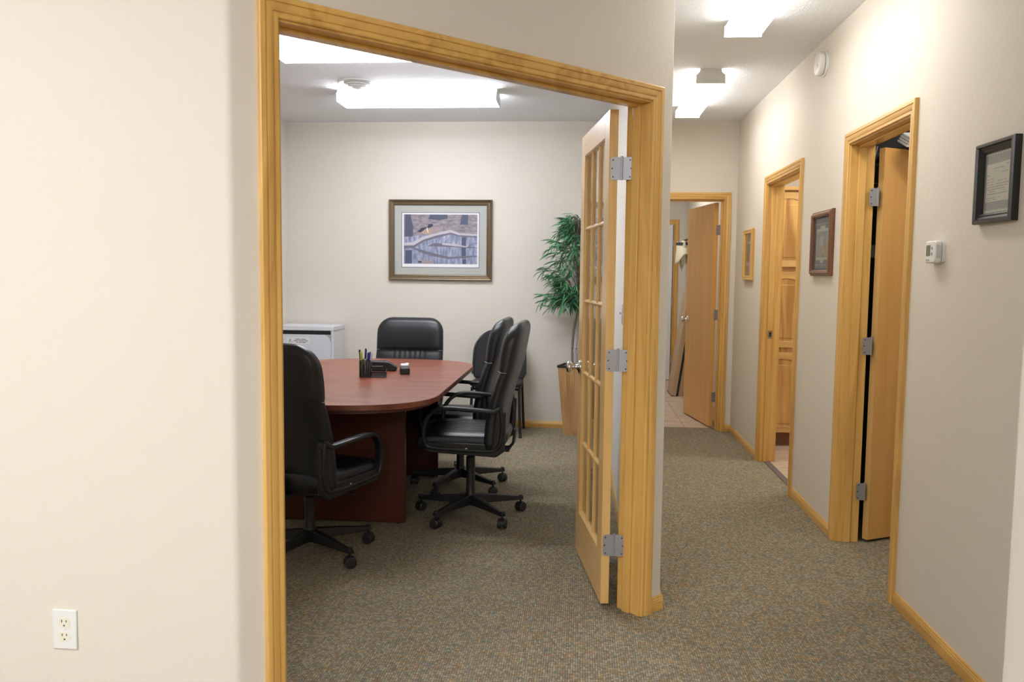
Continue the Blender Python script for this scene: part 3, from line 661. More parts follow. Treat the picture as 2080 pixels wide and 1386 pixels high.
flat('duck_tail', P((538, 570), (600, 515), (680, 505), (660, 525), (590, 580)), .0136, M['duck_head'], pr_)
flat('duck_head', P((680, 500), (700, 462), (750, 460), (765, 485), (730, 510), (690, 520)), .0136, M['duck_head'], pr_)
flat('duck_stripe', strip(P((675, 515), (690, 580)), .006), .0138, M['paper'], pr_)
flat('duck_reflection', P((545, 980), (610, 975), (690, 955), (770, 1000), (760, 1016), (600, 1016)), .0132, M['duck_fl'], pr_)
flat('duck_tail_reflection', P((540, 978), (606, 985), (590, 1008), (560, 1000)), .0134, M['duck_head'], pr_)

ct = wall_r('framed_certificate', 'black framed certificate with grey border at the right edge of the view', 'picture', 2.832, 1.694)
CW, CH = .250, .265
picture_frame(ct, CW, CH, [(0, 0), (0, .022), (.004, .027), (.012, .027), (.015, .022), (.024, .016), (.027, .018), (.033, .014), (.036, .006), (.036, 0)], M['blackframe'], M['blackframe'])
flat('certificate_sheet', rect(-.090, .090, -.098, .098), .006, M['cream'], ct, .003)
flat('border', rect(-.086, .086, .062, .086), .0065, M['certgrey'], ct); flat('border', rect(-.086, .086, -.086, -.062), .0065, M['certgrey'], ct)
for zz, s in ((.086, 1), (-.086, -1)):
    for k in range(10): flat('scallop', [(-.086+.0172*k, zz), (-.086+.0172*(k+1), zz), (-.086+.0172*(k+.5), zz+s*.006)], .0065, M['certgrey'], ct)
flat('border', rect(-.090, -.080, -.086, .086), .0066, M['certgrey'], ct)
for (x0, x1, z) in ((-.035, .03, .046), (.045, .075, .054), (.02, .06, .030), (-.075, -.055, .025), (-.075, -.06, .012), (-.05, -.032, .012), (-.075, -.06, .003), (-.05, -.035, .003), (.0, .025, .004), (.04, .05, .005),
                    (-.075, -.06, -.005), (-.05, -.033, -.006), (-.015, .075, -.006), (-.075, .06, -.014), (-.075, .045, -.022), (-.055, -.02, -.029), (.03, .04, -.029), (-.075, .065, -.037), (-.075, -.01, -.050), (.005, .012, -.050), (.04, .045, -.050),
                    (-.07, -.05, -.056), (-.03, -.012, -.056)):
    flat('text_line', rect(x0, x1, z-.0011, z+.0011), .0066, M['faint'], ct)
flat('glazing', rect(-.09, .09, -.098, .098), .0086, M['glass'], ct, .0012)

bt = wall_r('framed_print', 'walnut framed animal print with slate blue mat, between the cabinet and closet doorways', 'picture', 4.770, 1.567)
BW, BH = .385, .362
picture_frame(bt, BW, BH, [(0, 0), (0, .014), (.004, .018), (.010, .018), (.011, .024), (.016, .028), (.026, .026), (.034, .017), (.034, 0)], M['walnut'], M['walnutx'])
flat('mat_board', rect(-.16, .16, -.148, .148), .008, M['slate'], bt, .003)
flat('mat_line', rect(-.150, .150, .108, .110), .0085, M['matwhite'], bt); flat('mat_line', rect(-.150, .150, -.119, -.117), .0085, M['matwhite'], bt)
flat('inner_mat', rect(-.110, .110, -.092, .082), .0086, M['matwhite'], bt)
flat('inner_mat', rect(-.045, .045, .080, .098), .0086, M['matwhite'], bt); flat('inner_mat', rect(-.028, .028, -.108, -.090), .0086, M['matwhite'], bt)
im = flat('printed_image', rect(-.095, .095, -.078, .068), .0092, M['wolf'], bt)
flat('sky', P_ if False else [(.0, .068), (.095, .068), (.095, .030), (.05, .045)], .0096, M['sky'], im)
flat('pale_animal', [(-.06, .0), (-.045, .035), (-.02, .045), (-.01, .03), (.02, .05), (.03, .02), (.015, -.01), (-.02, -.02)], .0098, M['wolf_l'], im)
flat('fawn_animal', [(-.02, -.01), (.03, -.015), (.06, -.03), (.055, -.055), (.01, -.065), (-.03, -.05)], .0100, M['fawn'], im)
flat('glazing', rect(-.15, .15, -.14, .14), .0125, M['glass'], bt, .0012)

ot = wall_r('framed_print', 'small light oak framed picture with mauve mat near the end doorway', 'picture', 6.800, 1.552)
OW, OH = .345, .405
picture_frame(ot, OW, OH, [(0, 0), (0, .022), (.003, .026), (.012, .026), (.016, .022), (.030, .024), (.034, .018), (.036, 0)], M['oz'], M['ox'])
flat('mat_board', rect(-.140, .140, -.170, .170), .008, M['mauve'], ot, .003)
flat('stripe', rect(-.080, -.050, -.170, .165), .0084, M['olive'], ot); flat('stripe', rect(.085, .120, -.170, .110), .0084, M['matwhite'], ot)
flat('inner_mat', rect(-.080, .095, .088, .102), .0088, M['matwhite'], ot); flat('inner_mat', rect(-.090, .095, -.088, -.058), .0088, M['matwhite'], ot); flat('inner_mat', rect(.055, .095, -.088, .100), .0086, M['matwhite'], ot)
flat('printed_image', rect(-.050, .055, -.058, .088), .0090, M['slate'], ot); flat('printed_figure', [(-.02, -.05), (.03, -.05), (.02, .03), (.0, .05), (-.015, .02)], .0094, M['ochre'], ot)
flat('printed_top', rect(-.03, .05, .115, .165), .0088, M['duck_trunk'], ot)
flat('glazing', rect(-.138, .138, -.168, .168), .0112, M['glass'], ot, .0012)

# ================================================================ MEETING ROOM
TX, TY, TA, TB = -1.340, 4.937, .610, 1.097
tb = thing('conference_table', 'cherry laminate conference table with rounded ends', 'table', (TX, TY, 0))
out = []; e = 2.6; fl = .62
for k in range(96):
    a = 2*math.pi*k/96; c, s = math.cos(a), math.sin(a)
    x = TA*math.copysign(abs(c)**(2/e), c); yy = (TB-fl)*math.copysign(abs(s)**(2/e), s)
    out.append((x, yy+math.copysign(fl, s)))
prism('tabletop', out, .710, .740, M['cherry'], tb, bevel=.003, smooth=True, angle=40)
ins = [(x*.94, y*.965) for x, y in out]; prism('apron', ins, .690, .7098, M['cherry_dark'], tb)
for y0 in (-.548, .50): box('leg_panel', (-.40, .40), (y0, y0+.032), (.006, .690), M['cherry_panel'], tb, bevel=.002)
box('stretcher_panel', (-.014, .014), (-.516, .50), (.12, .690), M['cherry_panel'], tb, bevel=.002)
for sx in (-.36, .36):
    for y0 in (-.532, .516): lathe('glide', [(.014, 0), (.014, .007)], M['plastic'], tb, 14, 'z', (sx, y0, 0))

# ---- leather office chair
def pad(name, W, Hh, T, fn, mat, parent, nx=28, nz=34, rt=.10, rb=.05, taper=.07, p=5):
    """pillow surface: fn(x, z, side) -> local point offset; side +1 front, -1 rear"""
    vs = []; fs = []; idx = {}
    def width(z):
        hw = W/2*(1-taper*z/Hh)
        for zz, r in ((z, rb), (Hh-z, rt)):
            if zz < r: hw -= r-math.sqrt(max(r*r-(r-zz)**2, 0))
        return hw
    for side in (1, -1):
        for j in range(nz+1):
            tz = .5-.5*math.cos(math.pi*j/nz); tz = .35*j/nz+.65*tz; z = Hh*tz
            for i in range(nx+1):
                ti = -math.cos(math.pi*i/nx); ti = .35*(2*i/nx-1)+.65*ti
                edge = i in (0, nx) or j in (0, nz)
                x = width(z)*ti; thk = 0 if edge else T/2*(1-abs(ti)**p)**.42*(1-abs(2*tz-1)**(p*2))**.42
                if edge and side == -1: idx[(side, i, j)] = idx[(1, i, j)]; continue
                idx[(side, i, j)] = len(vs); vs.append(fn(x, z, side*thk, side if not edge else 0, ti))
    for side in (1, -1):
        for j in range(nz):
            for i in range(nx): fs.append((idx[(side, i, j)], idx[(side, i+1, j)], idx[(side, i+1, j+1)], idx[(side, i, j+1)]))
    return raw(name, vs, fs, mat, parent, smooth=True)
CHAIRS = 'black leather conference chairs around the table'
def office_chair(label, loc, face, base_a, dz=0.0, tilt=0.0, first={}):
    """face: direction in degrees that the sitter looks towards; local +y is forward"""
    c = thing('office_chair', label, 'chair', (loc[0], loc[1], 0), math.radians(face-90), CHAIRS)
    # base: five tapered legs, casters
    zb = .098
    for k in range(5):
        a = math.radians(base_a+72*k-(face-90)); ca, sa = math.cos(a), math.sin(a)
        f = lambda r, s, z, ca=ca, sa=sa: (r*ca-s*sa, r*sa+s*ca, z)
        vs = []
        for r, hw, z0, z1 in ((.022, .026, .070, .125), (.12, .022, .072, .116), (.27, .017, .070, .094), (.318, .015, .070, .088)):
            vs += [f(r, -hw, z0), f(r, hw, z0), f(r, hw*.72, z1), f(r, -hw*.72, z1)]
        fs = [(0, 1, 2, 3), (12, 13, 14, 15)]+[(4*i+q, 4*i+(q+1) % 4, 4*i+4+(q+1) % 4, 4*i+4+q) for i in range(3) for q in range(4)]
        raw('base_leg', vs, fs, M['plastic'], c, bevel=.003)
        b2 = a+random.uniform(.5, 2.4); cb, sb = math.cos(b2), math.sin(b2); o0 = f(.305, 0, 0)
        g = lambda x, y, z, cb=cb, sb=sb, o0=o0: (o0[0]+x*cb-y*sb, o0[1]+x*sb+y*cb, z)
        vs = []; fs = []
        ar = [(.030*math.cos(math.radians(q)), .028+.030*math.sin(math.radians(q))) for q in range(-15, 196, 15)]
        for s in (-.011, .011):
            for (x, z) in ar: vs.append(g(x, s, z))
        n = len(ar); fs = [tuple(range(n)), tuple(range(n, 2*n))]+[(i, i+1, n+i+1, n+i) for i in range(n-1)]
        cs = raw('caster', vs, fs, M['plastic'], c)
        lathe('caster_stem', [(.006, .055), (.006, .086), (.013, .088), (.012, .096), (0, .0965)], M['plastic'], cs, 12, 'z', (o0[0], o0[1], 0))
        for s in (-1, 1):
            vs = []; n = 20
            for yy, r in ((.008, .022), (.009, .0275), (.020, .0275), (.024, .024), (.025, .012)):
                for q in range(n): vs.append(g(r*math.cos(2*math.pi*q/n), s*yy, .0275+r*math.sin(2*math.pi*q/n)))
            fs = [(i*n+q, i*n+(q+1) % n, (i+1)*n+(q+1) % n, (i+1)*n+q) for i in range(4) for q in range(n)]+[tuple(range(n)), tuple(range(4*n, 5*n))]
            raw('wheel', vs, fs, M['wheel'], cs, smooth=True, angle=40)
    lathe('gas_column', [(.034, .066), (.036, .10), (.030, .128), (.026, .14), (.024, .27+dz), (.026, .272+dz), (.026, .33+dz), (.017, .335+dz), (.017, .372+dz)], M['plastic'], c, 24)
    prism('tilt_mechanism', rrect(.15, .22, .02), .366+dz, .398+dz, M['plastic'], c, bevel=.004)
    sweep('height_lever', [(.06, .02, .38+dz), (.16, .02, .378+dz), (.22, .03, .372+dz), (.26, .035, .366+dz)], rrect(.018, .008, .003), M['plastic'], c)
    # seat
    SW, SD = .500, .490
    def seat_fn(x, z, t, side, ti):
        y = -.215+z
        rib = 0
        if side == 1 and abs(x) < .13 and .06 < z < .40: rib = .0035*abs(math.sin(math.pi*(x+.13)/.052))-.001
        front = -.02*max(0, (z-.36)/.13)**2
        return (x, y, .455+dz+t+rib+front+(.012*(abs(ti)**3) if side == 1 else 0))
    pad('seat', SW, SD, .105, seat_fn, M['leather'], c, 60, 26, .08, .04, -.02, 6)
    prism('seat_shell', [(x, y+.03) for x, y in rrect(.46, .43, .07, 5)], .396+dz, .432+dz, M['plastic'], c, bevel=.008)
    # backrest
    BH = .700; z0 = .405+dz; tl = math.tan(math.radians(9.5+tilt))
    def back_fn(x, z, t, side, ti):
        u = z/BH
        yc = -.155-tl*z+.022*math.sin(math.pi*min(1, u*1.5))*(1 if u < .67 else 0)-.020*max(0, u-.8)**2*25*.2
        curve = .014*(x/(.27))**2
        det = 0
        if side == 1:
            if u > .64: det = .016*math.sin(math.pi*min(1, max(0, (u-.64)/.34)))**.5
            elif u > .10:
                det = -.006*max(0, min(1, (u-.56)/.07))
                if abs(x) < .125: det += .008*abs(math.sin(math.pi*(x+.125)/.0417))-.007
                elif abs(x) < .135: det += -.008
        k = 1 if side == 1 else 1.0
        return (x, yc+curve+t+det, z0+z)
    bk = pad('backrest', .565, BH, .092, back_fn, M['leather'], c, 84, 64, .115, .06, .06, 6)
    # seam lines across the sides at headrest height
    for s in (-1, 1):
        zs = .44; hw = .565/2*(1-.06*zs/BH); yc = -.155-tl*zs+.022*math.sin(math.pi*zs/BH*1.5)+.014
        sweep('seam', [(s*(hw-.03), yc+.036, z0+zs+.004), (s*(hw-.012), yc+.027, z0+zs), (s*(hw+.001), yc+.012, z0+zs-.002), (s*(hw+.001), yc-.012, z0+zs-.002)], circ(.0016, 6), M['button'], bk)
    box('back_bracket', (-.045, .045), (-.225, -.10), (.372+dz, .392+dz), M['plastic'], c, bevel=.004)
    sweep('back_bracket', [(0, -.215, .382+dz), (0, -.245, .42+dz), (0, -.255, .50+dz)], rrect(.09, .014, .004), M['plastic'], c)
    # closed-loop arms
    for s in (-1, 1):
        pts = spline([(s*.262, -.205, .66+dz), (s*.278, -.175, .638+dz), (s*.290, -.13, .640+dz), (s*.292, 0, .648+dz), (s*.288, .09, .650+dz), (s*.280, .150, .632+dz), (s*.270, .195, .585+dz),
                      (s*.262, .212, .52+dz), (s*.258, .205, .455+dz), (s*.254, .175, .432+dz), (s*.252, .05, .424+dz), (s*.252, -.12, .420+dz), (s*.252, -.18, .432+dz), (s*.254, -.205, .48+dz), (s*.257, -.215, .58+dz)], 5)
        arm = sweep('armrest', pts[:-1], rrect(.022, .044, .008, 3), M['plastic'], c, closed=True, up=(s, 0, .0001))
        pl = [(-.232, .63), (-.190, .645), (-.168, .60), (-.166, .485), (-.14, .455), (.19, .462), (.212, .44), (.19, .404), (-.18, .388), (-.225, .42)]
        prism('arm_plate', [(a_, b_+dz) for a_, b_ in pl], .246, .268, M['plastic'], c, bevel=.005, fr=lambda a, b, cc, s=s: (s*cc, a, b))
        for y in (-.02, .10): lathe('bolt', [(0, s*.262), (.008, s*.262), (.008, s*.270), (.005, s*.272), (0, s*.272)], M['hinge'], arm, 12, 'x', (0, y, .428+dz))
    return c
office_chair('black leather chair with its back to us, partly hidden by the left door frame', (-1.300, 3.865), 67, -35, -.045)
office_chair('black leather chair facing us at the far end of the table', (-1.368, 6.36), 270, 20, -.088)
office_chair('black leather chair seen from the side, nearest on the right of the table', (-.605, 4.594), 178, 24, .012, 1.2)
office_chair('black leather chair on the right of the table, just behind the nearest one', (-.755, 5.225), 179, 32, -.005, 1.5)

# ---- stacking guest chair by the back wall
g = thing('guest_chair', 'black stacking chair with curved back against the meeting room back wall', 'chair', (-.70, 7.06, 0))
for s in (-1, 1):
    sweep('front_leg', [(s*.215, -.20, 0), (s*.205, -.185, .25), (s*.20, -.175, .42)], circ(.012, 10), M['plastic'], g)
    sweep('rear_leg', spline([(s*.215, .225, 0), (s*.205, .17, .30), (s*.20, .155, .45), (s*.205, .185, .62), (s*.21, .215, .74)], 4), circ(.012, 10), M['plastic'], g)
    sweep('side_rail', [(s*.20, -.175, .41), (s*.20, .155, .42)], circ(.011, 8), M['plastic'], g)
    lathe('foot', [(.015, 0), (.015, .02), (.012, .024)], M['wheel'], g, 12, 'z', (s*.215, -.20, 0))
sweep('cross_rail', [(-.20, -.16, .405), (.20, -.16, .405)], circ(.010, 8), M['plastic'], g)
pad('seat', .46, .43, .06, lambda x, z, t, sd, ti: (x, -.215+z, .440+t-.01*(z/.43)+.012*(x/.23)**2), M['perf'], g, 20, 18, .08, .06, .08)
bk = pad('backrest', .460, .430, .030, lambda x, z, t, sd, ti: (x, .150+.10*(z/.43)-t-.055*(x/.23)**2, .455+z), M['perf'], g, 24, 20, .17, .05, .06)
rim = []
for k in range(33):
    a = math.pi*k/32; x = .225*math.cos(a); z = .66+.215*math.sin(a)**.8; rim.append((x, .150+.10*((z-.455)/.43)-.055*(x/.23)**2, z))
rim = [(.230, .10, .50)]+rim+[(-.230, .10, .50)]
sweep('back_rim', rim, circ(.011, 8), M['plastic'], g, up=(0, 1, 0))

# ---- grey document console
k_ = thing('document_console', 'light grey locked document console with black slot in the corner', 'cabinet', (-2.395, 7.18, 0))
box('body', (-.255, .260), (-.165, .165), (.03, .868), M['greyd'], k_, bevel=.003)
box('top', (-.262, .267), (-.182, .168), (.868, .905), M['grey'], k_, bevel=.003)
box('plinth', (-.245, .25), (-.15, .15), (0, .03), M['black'], k_)
dr = box('door', (-.245, .243), (-.180, -.166), (.045, .832), M['grey'], k_, bevel=.002)
box('face_frame', (.246, .266), (-.180, -.166), (.03, .868), M['grey'], k_, bevel=.001); box('face_frame', (-.262, -.248), (-.180, -.166), (.03, .868), M['grey'], k_, bevel=.001)
box('slot', (-.245, .236), (-.1775, -.166), (.834, .866), M['slot'], k_)
prism('corner_gusset', [(.243, .832), (.190, .832), (.212, .822), (.230, .800), (.243, .765)], 0, .002, M['button'], dr, fr=lambda a, b, c: (a, -.180-c, b))
st = prism('warning_label', rect(-.148, .052, .752, .806), 0, .0008, M['paper'], dr, fr=lambda a, b, c: (a, -.180-c, b))
for zz, words_ in ((.790, ((-.075, -.032), (-.026, .022))), (.7765, ((-.088, -.052), (-.046, .004), (.010, .040))), (.763, ((-.066, -.050), (-.044, -.018), (-.012, .020)))):
    for x0, x1 in words_:      # lettering too small to read in the photograph: word-length marks
        prism('label_line', rect(x0, x1, zz-.0032, zz+.0032), .0008, .0011, M['ink'], st, fr=lambda a, b, c: (a, -.180-c, b))
prism('label_logo', [(-.132, .775), (-.108, .775), (-.120, .796)], .0008, .0012, M['faint'], st, fr=lambda a, b, c: (a, -.180-c, b)); prism('label_line', rect(-.138, -.098, .763, .767), .0008, .0011, M['ink'], st, fr=lambda a, b, c: (a, -.180-c, b))
lathe('lock', [(0, -.186), (.010, -.186), (.010, -.180)], M['chrome'], dr, 16, 'y', (.20, 0, .55))

# ---- desk things on the table
ZT = .7402
og = thing('desk_organizer', 'black wire mesh desk organizer holding pens on the conference table', 'organizer', (-1.265, 4.975, ZT), math.radians(12))
def mesh_wall(name, a, b, h, parent, step=.0085):
    """diamond-free square wire mesh between two floor points"""
    a = Vector(a); b = Vector(b); L_ = (b-a).length; d = (b-a)/L_; ps = []
    def bar(p, q, r=.0016):
        t = (q-p).normalized(); s = t.cross(Vector((0, 0, 1)));
        if s.length < .1: s = Vector((d.y, -d.x, 0))
        s.normalize(); u = s.cross(t)
        vs = [x+s*r*i+u*r*j for x in (p, q) for i, j in ((-1, -1), (1, -1), (1, 1), (-1, 1))]
        ps.append((vs, [(0, 1, 2, 3), (4, 5, 6, 7)]+[(k, (k+1) % 4, 4+(k+1) % 4, 4+k) for k in range(4)]))
    n = int(L_/step); m = int(h/step)
    for i in range(n+1):
        p = a+d*L_*i/n; bar(p, p+Vector((0, 0, h)))
    for j in range(m+1): bar(a+Vector((0, 0, h*j/m)), b+Vector((0, 0, h*j/m)))
    return joined(name, ps, M['mesh'], parent)
def cupbox(x0, x1, y0, y1, h):
    c4 = [(x0, y0, .002), (x1, y0, .002), (x1, y1, .002), (x0, y1, .002)]
    for i in range(4): mesh_wall('mesh_side', c4[i], c4[(i+1) % 4], h, og)
    sweep('rim', [(p[0], p[1], h+.002) for p in c4], rrect(.004, .005, .001), M['mesh'], og, closed=True, smooth=False)
    box('mesh_floor', (x0, x1), (y0, y1), (0, .003), M['mesh'], og)
cupbox(-.078, -.012, -.07, .0, .100); cupbox(-.078, -.012, .004, .075, .060); cupbox(-.010, .080, -.07, .075, .030)
def pen(label, x, y, lx, ly, ln, r, mat, cap, z=.004, nm='pen'):
    t = thing(nm, label, 'pen', Vector(og.location)+Matrix.Rotation(og.rotation_euler.z, 3, 'Z') @ Vector((x, y, z)))
    t.rotation_euler = (lx, ly, 0)
    lathe('barrel', [(.001, 0), (r, .014), (r, ln*.62), (r, ln*.63)], mat, t, 12)
    lathe('cap', [(r*1.12, ln*.625), (r*1.15, ln*.95), (r*.7, ln)], cap, t, 12)
    box('clip', (r, r+.002), (-.002, .002), (ln*.68, ln*.97), cap, t)
pen('lime yellow highlighter leaning in the left of the mesh organizer', -.062, -.050, .05, -.05, .155, .0058, M['pen_lime'], M['pen_lime'], nm='highlighter')
pen('tall dark pen standing in the mesh organizer', -.050, -.030, -.05, .03, .170, .0050, M['pen_white'], M['pen_dark'])
pen('white pen with a black tip, tallest at the left of the organizer', -.066, -.030, .02, -.09, .165, .0046, M['pen_white'], M['black'])
pen('blue ballpoint pen standing in the middle of the organizer', -.036, -.045, .0, .06, .148, .0048, M['pen_white'], M['pen_blue'])
pen('second blue ballpoint pen right of the middle in the organizer', -.028, -.030, -.08, .05, .150, .0048, M['pen_blue'], M['pen_blue'])
pen('white pen leaning right at the organizer edge', -.024, -.055, .02, .13, .146, .0045, M['pen_white'], M['pen_white'])
ph_ = thing('tape_dispenser', 'low black plastic desk accessory with a sloping rounded end behind the pen organizer', 'desk accessory', (-1.290, 5.27, ZT), math.radians(8))
pf = [(-.09, 0), (.095, 0), (.108, .012), (.106, .026), (.06, .056), (.04, .062), (-.07, .064), (-.09, .05)]
prism('body', pf, -.032, .032, M['plastic'], ph_, bevel=.006, fr=lambda a, b, c: (a, c, b))
box('top_panel', (-.065, .035), (-.020, .020), (.0635, .066), M['rackg'], ph_, bevel=.001)
box('side_groove', (-.07, .02), (-.0335, -.0315), (.030, .034), M['line'], ph_)
sp_ = thing('stapler', 'small black block with a white end lying on the conference table', 'desk accessory', (-1.115, 5.19, ZT), math.radians(14))
box('body', (-.030, .030), (-.105, .045), (0, .040), M['plastic'], sp_, bevel=.005)
box('white_end', (-.022, .026), (.045, .125), (0, .046), M['white'], sp_, bevel=.006)
box('white_lip', (.010, .030), (.055, .10), (.030, .052), M['paper'], sp_, bevel=.003)

# ---- artificial tree
tr = thing('potted_tree', 'artificial green leafy tree in a tapered wooden planter behind the glazed door', 'potted plant', (-.045, 7.105, 0), math.radians(-15))
hb, ht, pz = .066, .112, .590
def sq(h, z): return [(-h, -h, z), (h, -h, z), (h, h, z), (-h, h, z)]
for i in range(4):          # four sides of three boards each
    A0, B0 = Vector(sq(hb, 0)[i]), Vector(sq(hb, 0)[(i+1) % 4]); A1, B1 = Vector(sq(ht, pz)[i]), Vector(sq(ht, pz)[(i+1) % 4])
    nrm = (B0-A0).cross(A1-A0).normalized()*.012
    for k in range(3):
        g0, g1 = k/3+.004, (k+1)/3-.004
        q = [A0.lerp(B0, g0), A0.lerp(B0, g1), A1.lerp(B1, g1), A1.lerp(B1, g0)]
        vs = [p-nrm for p in q]+q
        raw('planter_board', vs, [(0, 1, 2, 3), (4, 5, 6, 7)]+[(n, (n+1) % 4, 4+(n+1) % 4, 4+n) for n in range(4)], M['pz'], tr)
prism('planter_core', [(-.055, -.055), (.055, -.055), (.055, .055), (-.055, .055)], .002, .02, M['black'], tr)
ring = sq(ht+.004, 0)
for i in range(4):
    a, b = Vector(ring[i]), Vector(ring[(i+1) % 4]); d = (b-a).normalized(); nn = Vector((-d.y, d.x, 0))*.014
    vs = [a, b, b+nn, a+nn]; vs = [v_+Vector((0, 0, pz-.004)) for v_ in vs]+[v_+Vector((0, 0, pz+.014)) for v_ in vs]
    raw('tray_rim', vs, [(0, 1, 2, 3), (4, 5, 6, 7)]+[(n, (n+1) % 4, 4+(n+1) % 4, 4+n) for n in range(4)], M['black'], tr)
ps = []
for k in range(130):
    x, y = random.uniform(-.095, .095), random.uniform(-.095, .095); r = random.uniform(.006, .012); zz = pz+.002
    ps.append(([(x-r, y-r, zz-.01), (x+r, y-r*.6, zz-.01), (x+r*.8, y+r, zz-.01), (x-r*.7, y+r, zz-.01), (x, y, zz+r*.9)], [(0, 1, 2, 3), (0, 1, 4), (1, 2, 4), (2, 3, 4), (3, 0, 4)]))
joined('moss', ps, M['pebble'], tr, kind='stuff'); box('soil', (-.098, .098), (-.098, .098), (pz-.03, pz-.006), M['black'], tr)
tk1 = spline([(-.012, 0, .57), (-.02, .01, .75), (-.005, .0, .92), (.025, .01, 1.10), (.02, .0, 1.35), (.0, .01, 1.60), (.02, 0, 1.82)], 5)
tk2 = spline([(.022, .01, .57), (.016, -.005, .75), (.02, .012, .95), (.045, .0, 1.12), (.03, .02, 1.35), (.05, .01, 1.62)], 5)
sweep('trunk', tk1, circ(.012, 9), M['bark'], tr, scale=[1-.55*i/len(tk1) for i in range(len(tk1))])
sweep('trunk', tk2, circ(.016, 9), M['bark2'], tr, scale=[1-.6*i/len(tk2) for i in range(len(tk2))])
lv = [(0, 0, 0), (.022, -.006, .002), (.055, -.0085, .002), (.09, -.006, -.006), (.125, 0, -.022), (.09, .006, -.006), (.055, .0085, .002), (.022, .006, .002), (.055, 0, -.003), (.09, 0, -.011)]
lf = [(0, 1, 8, 7), (1, 2, 8), (8, 6, 7), (2, 3, 9, 8), (8, 9, 5, 6), (3, 4, 9), (9, 4, 5)]
LME = []
for mm in ('leafa', 'leafb', 'leafc'):
    me = bpy.data.meshes.new('leaf'); me.from_pydata(lv, [], lf); me.materials.append(M[mm]); LME.append(me)
nleaf = 0; extra = []; sprays = []
rt_ = math.radians(-15)
while len(sprays) < 135:
    a = random.uniform(0, 2*math.pi); z = random.uniform(1.10, 1.90); rr = (.30 if z < 1.6 else .30*max(.25, (1.98-z)/.38))*random.uniform(.35, 1)
    tip = Vector((rr*math.cos(a)-.03, rr*math.sin(a), z))
    wx, wy = tip.x*math.cos(rt_)-tip.y*math.sin(rt_)-.045, tip.x*math.sin(rt_)+tip.y*math.cos(rt_)+7.105
    if wx > .10 or wy > 7.245: continue
    sprays.append(tip)
for si, tip in enumerate(sprays):
    root = Vector((.01, 0, max(1.08, tip.z-.16-.1*random.random()))); mid = root.lerp(tip, .55)+Vector((0, 0, .06))
    sweep('twig', spline([root, mid, tip], 4), circ(.0022, 5), M['bark'], tr)
    dv = tip-root; base = math.atan2(dv.y, dv.x)
    for q in range(9):
        t_ = .35+.65*q/8; p = (root*(1-t_)**2+mid*2*t_*(1-t_)+tip*t_*t_)
        yaw = base+random.uniform(-1.0, 1.0); pit = random.uniform(-.25, .95); sca = random.uniform(.6, 1.15)
        R_ = Matrix.Rotation(yaw, 4, 'Z') @ Matrix.Rotation(pit, 4, 'Y') @ Matrix.Rotation(random.uniform(-.9, .9), 4, 'X')
        mt = Matrix.Translation(p) @ R_ @ Matrix.Scale(sca, 4)
        tipw = mt @ Vector((.125, 0, 0)); wx = tipw.x*math.cos(rt_)-tipw.y*math.sin(rt_)-.045; wy = tipw.x*math.sin(rt_)+tipw.y*math.cos(rt_)+7.105
        if wx > .20 or wy > 7.345: continue
        if nleaf < 300 and tip.y < .12 and q >= 2:
            o = bpy.data.objects.new('leaf', LME[random.choice((0, 0, 1, 2, 2))]); COL.objects.link(o); o.parent = tr; o.matrix_local = mt; nleaf += 1
        else: extra.append(([tuple(mt @ Vector(v_)) for v_ in lv], lf))
ex3 = [extra[i::3] for i in range(3)]
for i, mm in enumerate(('leafa', 'leafb', 'leafc')): joined('foliage', ex3[i], M[mm], tr, kind='stuff')

# ================================================================ CABINET ROOM
cb = thing('pantry_cabinet', 'tall honey oak cabinet with arched panel doors seen through the middle doorway', 'cabinet', (0, 6.78, 0))
box('carcass', (1.478, 2.42), (.022, .62), (.115, 2.06), M['cz'], cb)
box('toe_kick', (1.478, 2.42), (.085, .10), (0, .115), M['toe'], cb)
box('crown', (1.472, 2.43), (-.020, .62), (2.060, 2.092), M['cx'], cb, bevel=.006)
def cab_door(x0, x1, z0, z1, arch):
    d = thing_part('door', cb)
    fw = .052
    box('stile', (x0, x0+fw), (0, .020), (z0, z1), M['cz'], d, bevel=.002); box('stile', (x1-fw, x1), (0, .020), (z0, z1), M['cz'], d, bevel=.002)
    box('rail', (x0+fw, x1-fw), (0, .020), (z0, z0+fw), M['cx'], d, bevel=.002)
    n = 14; top = [(x0+fw, z1), (x1-fw, z1)]; low = []
    for k in range(n+1):
        s = k/n; low.append((x1-fw-(x1-x0-2*fw)*s, z1-fw-(.026 if arch else 0)*(1-math.sin(math.pi*s))))
    prism('rail', top+low, -.020, 0, M['cx'], d, fr=lambda a, b, c: (a, -c, b), bevel=.0015)
    box('panel', (x0+fw-.004, x1-fw+.004), (.006, .014), (z0+fw-.004, z1-fw+.004), M['cz'], d)
    box('raised_field', (x0+fw+.022, x1-fw-.022), (.0022, .010), (z0+fw+.022, z1-fw-.05), M['cz'], d, bevel=.004)
def thing_part(name, parent):
    o = bpy.data.objects.new(name, None); COL.objects.link(o); o.parent = parent; o.empty_display_size = .02; return o
for x0 in (1.490, 1.805, 2.120):
    for z0, z1, ar in ((1.458, 2.050, True), (.812, 1.418, True), (.120, .772, True)): cab_door(x0, x0+.300, z0, z1, ar)

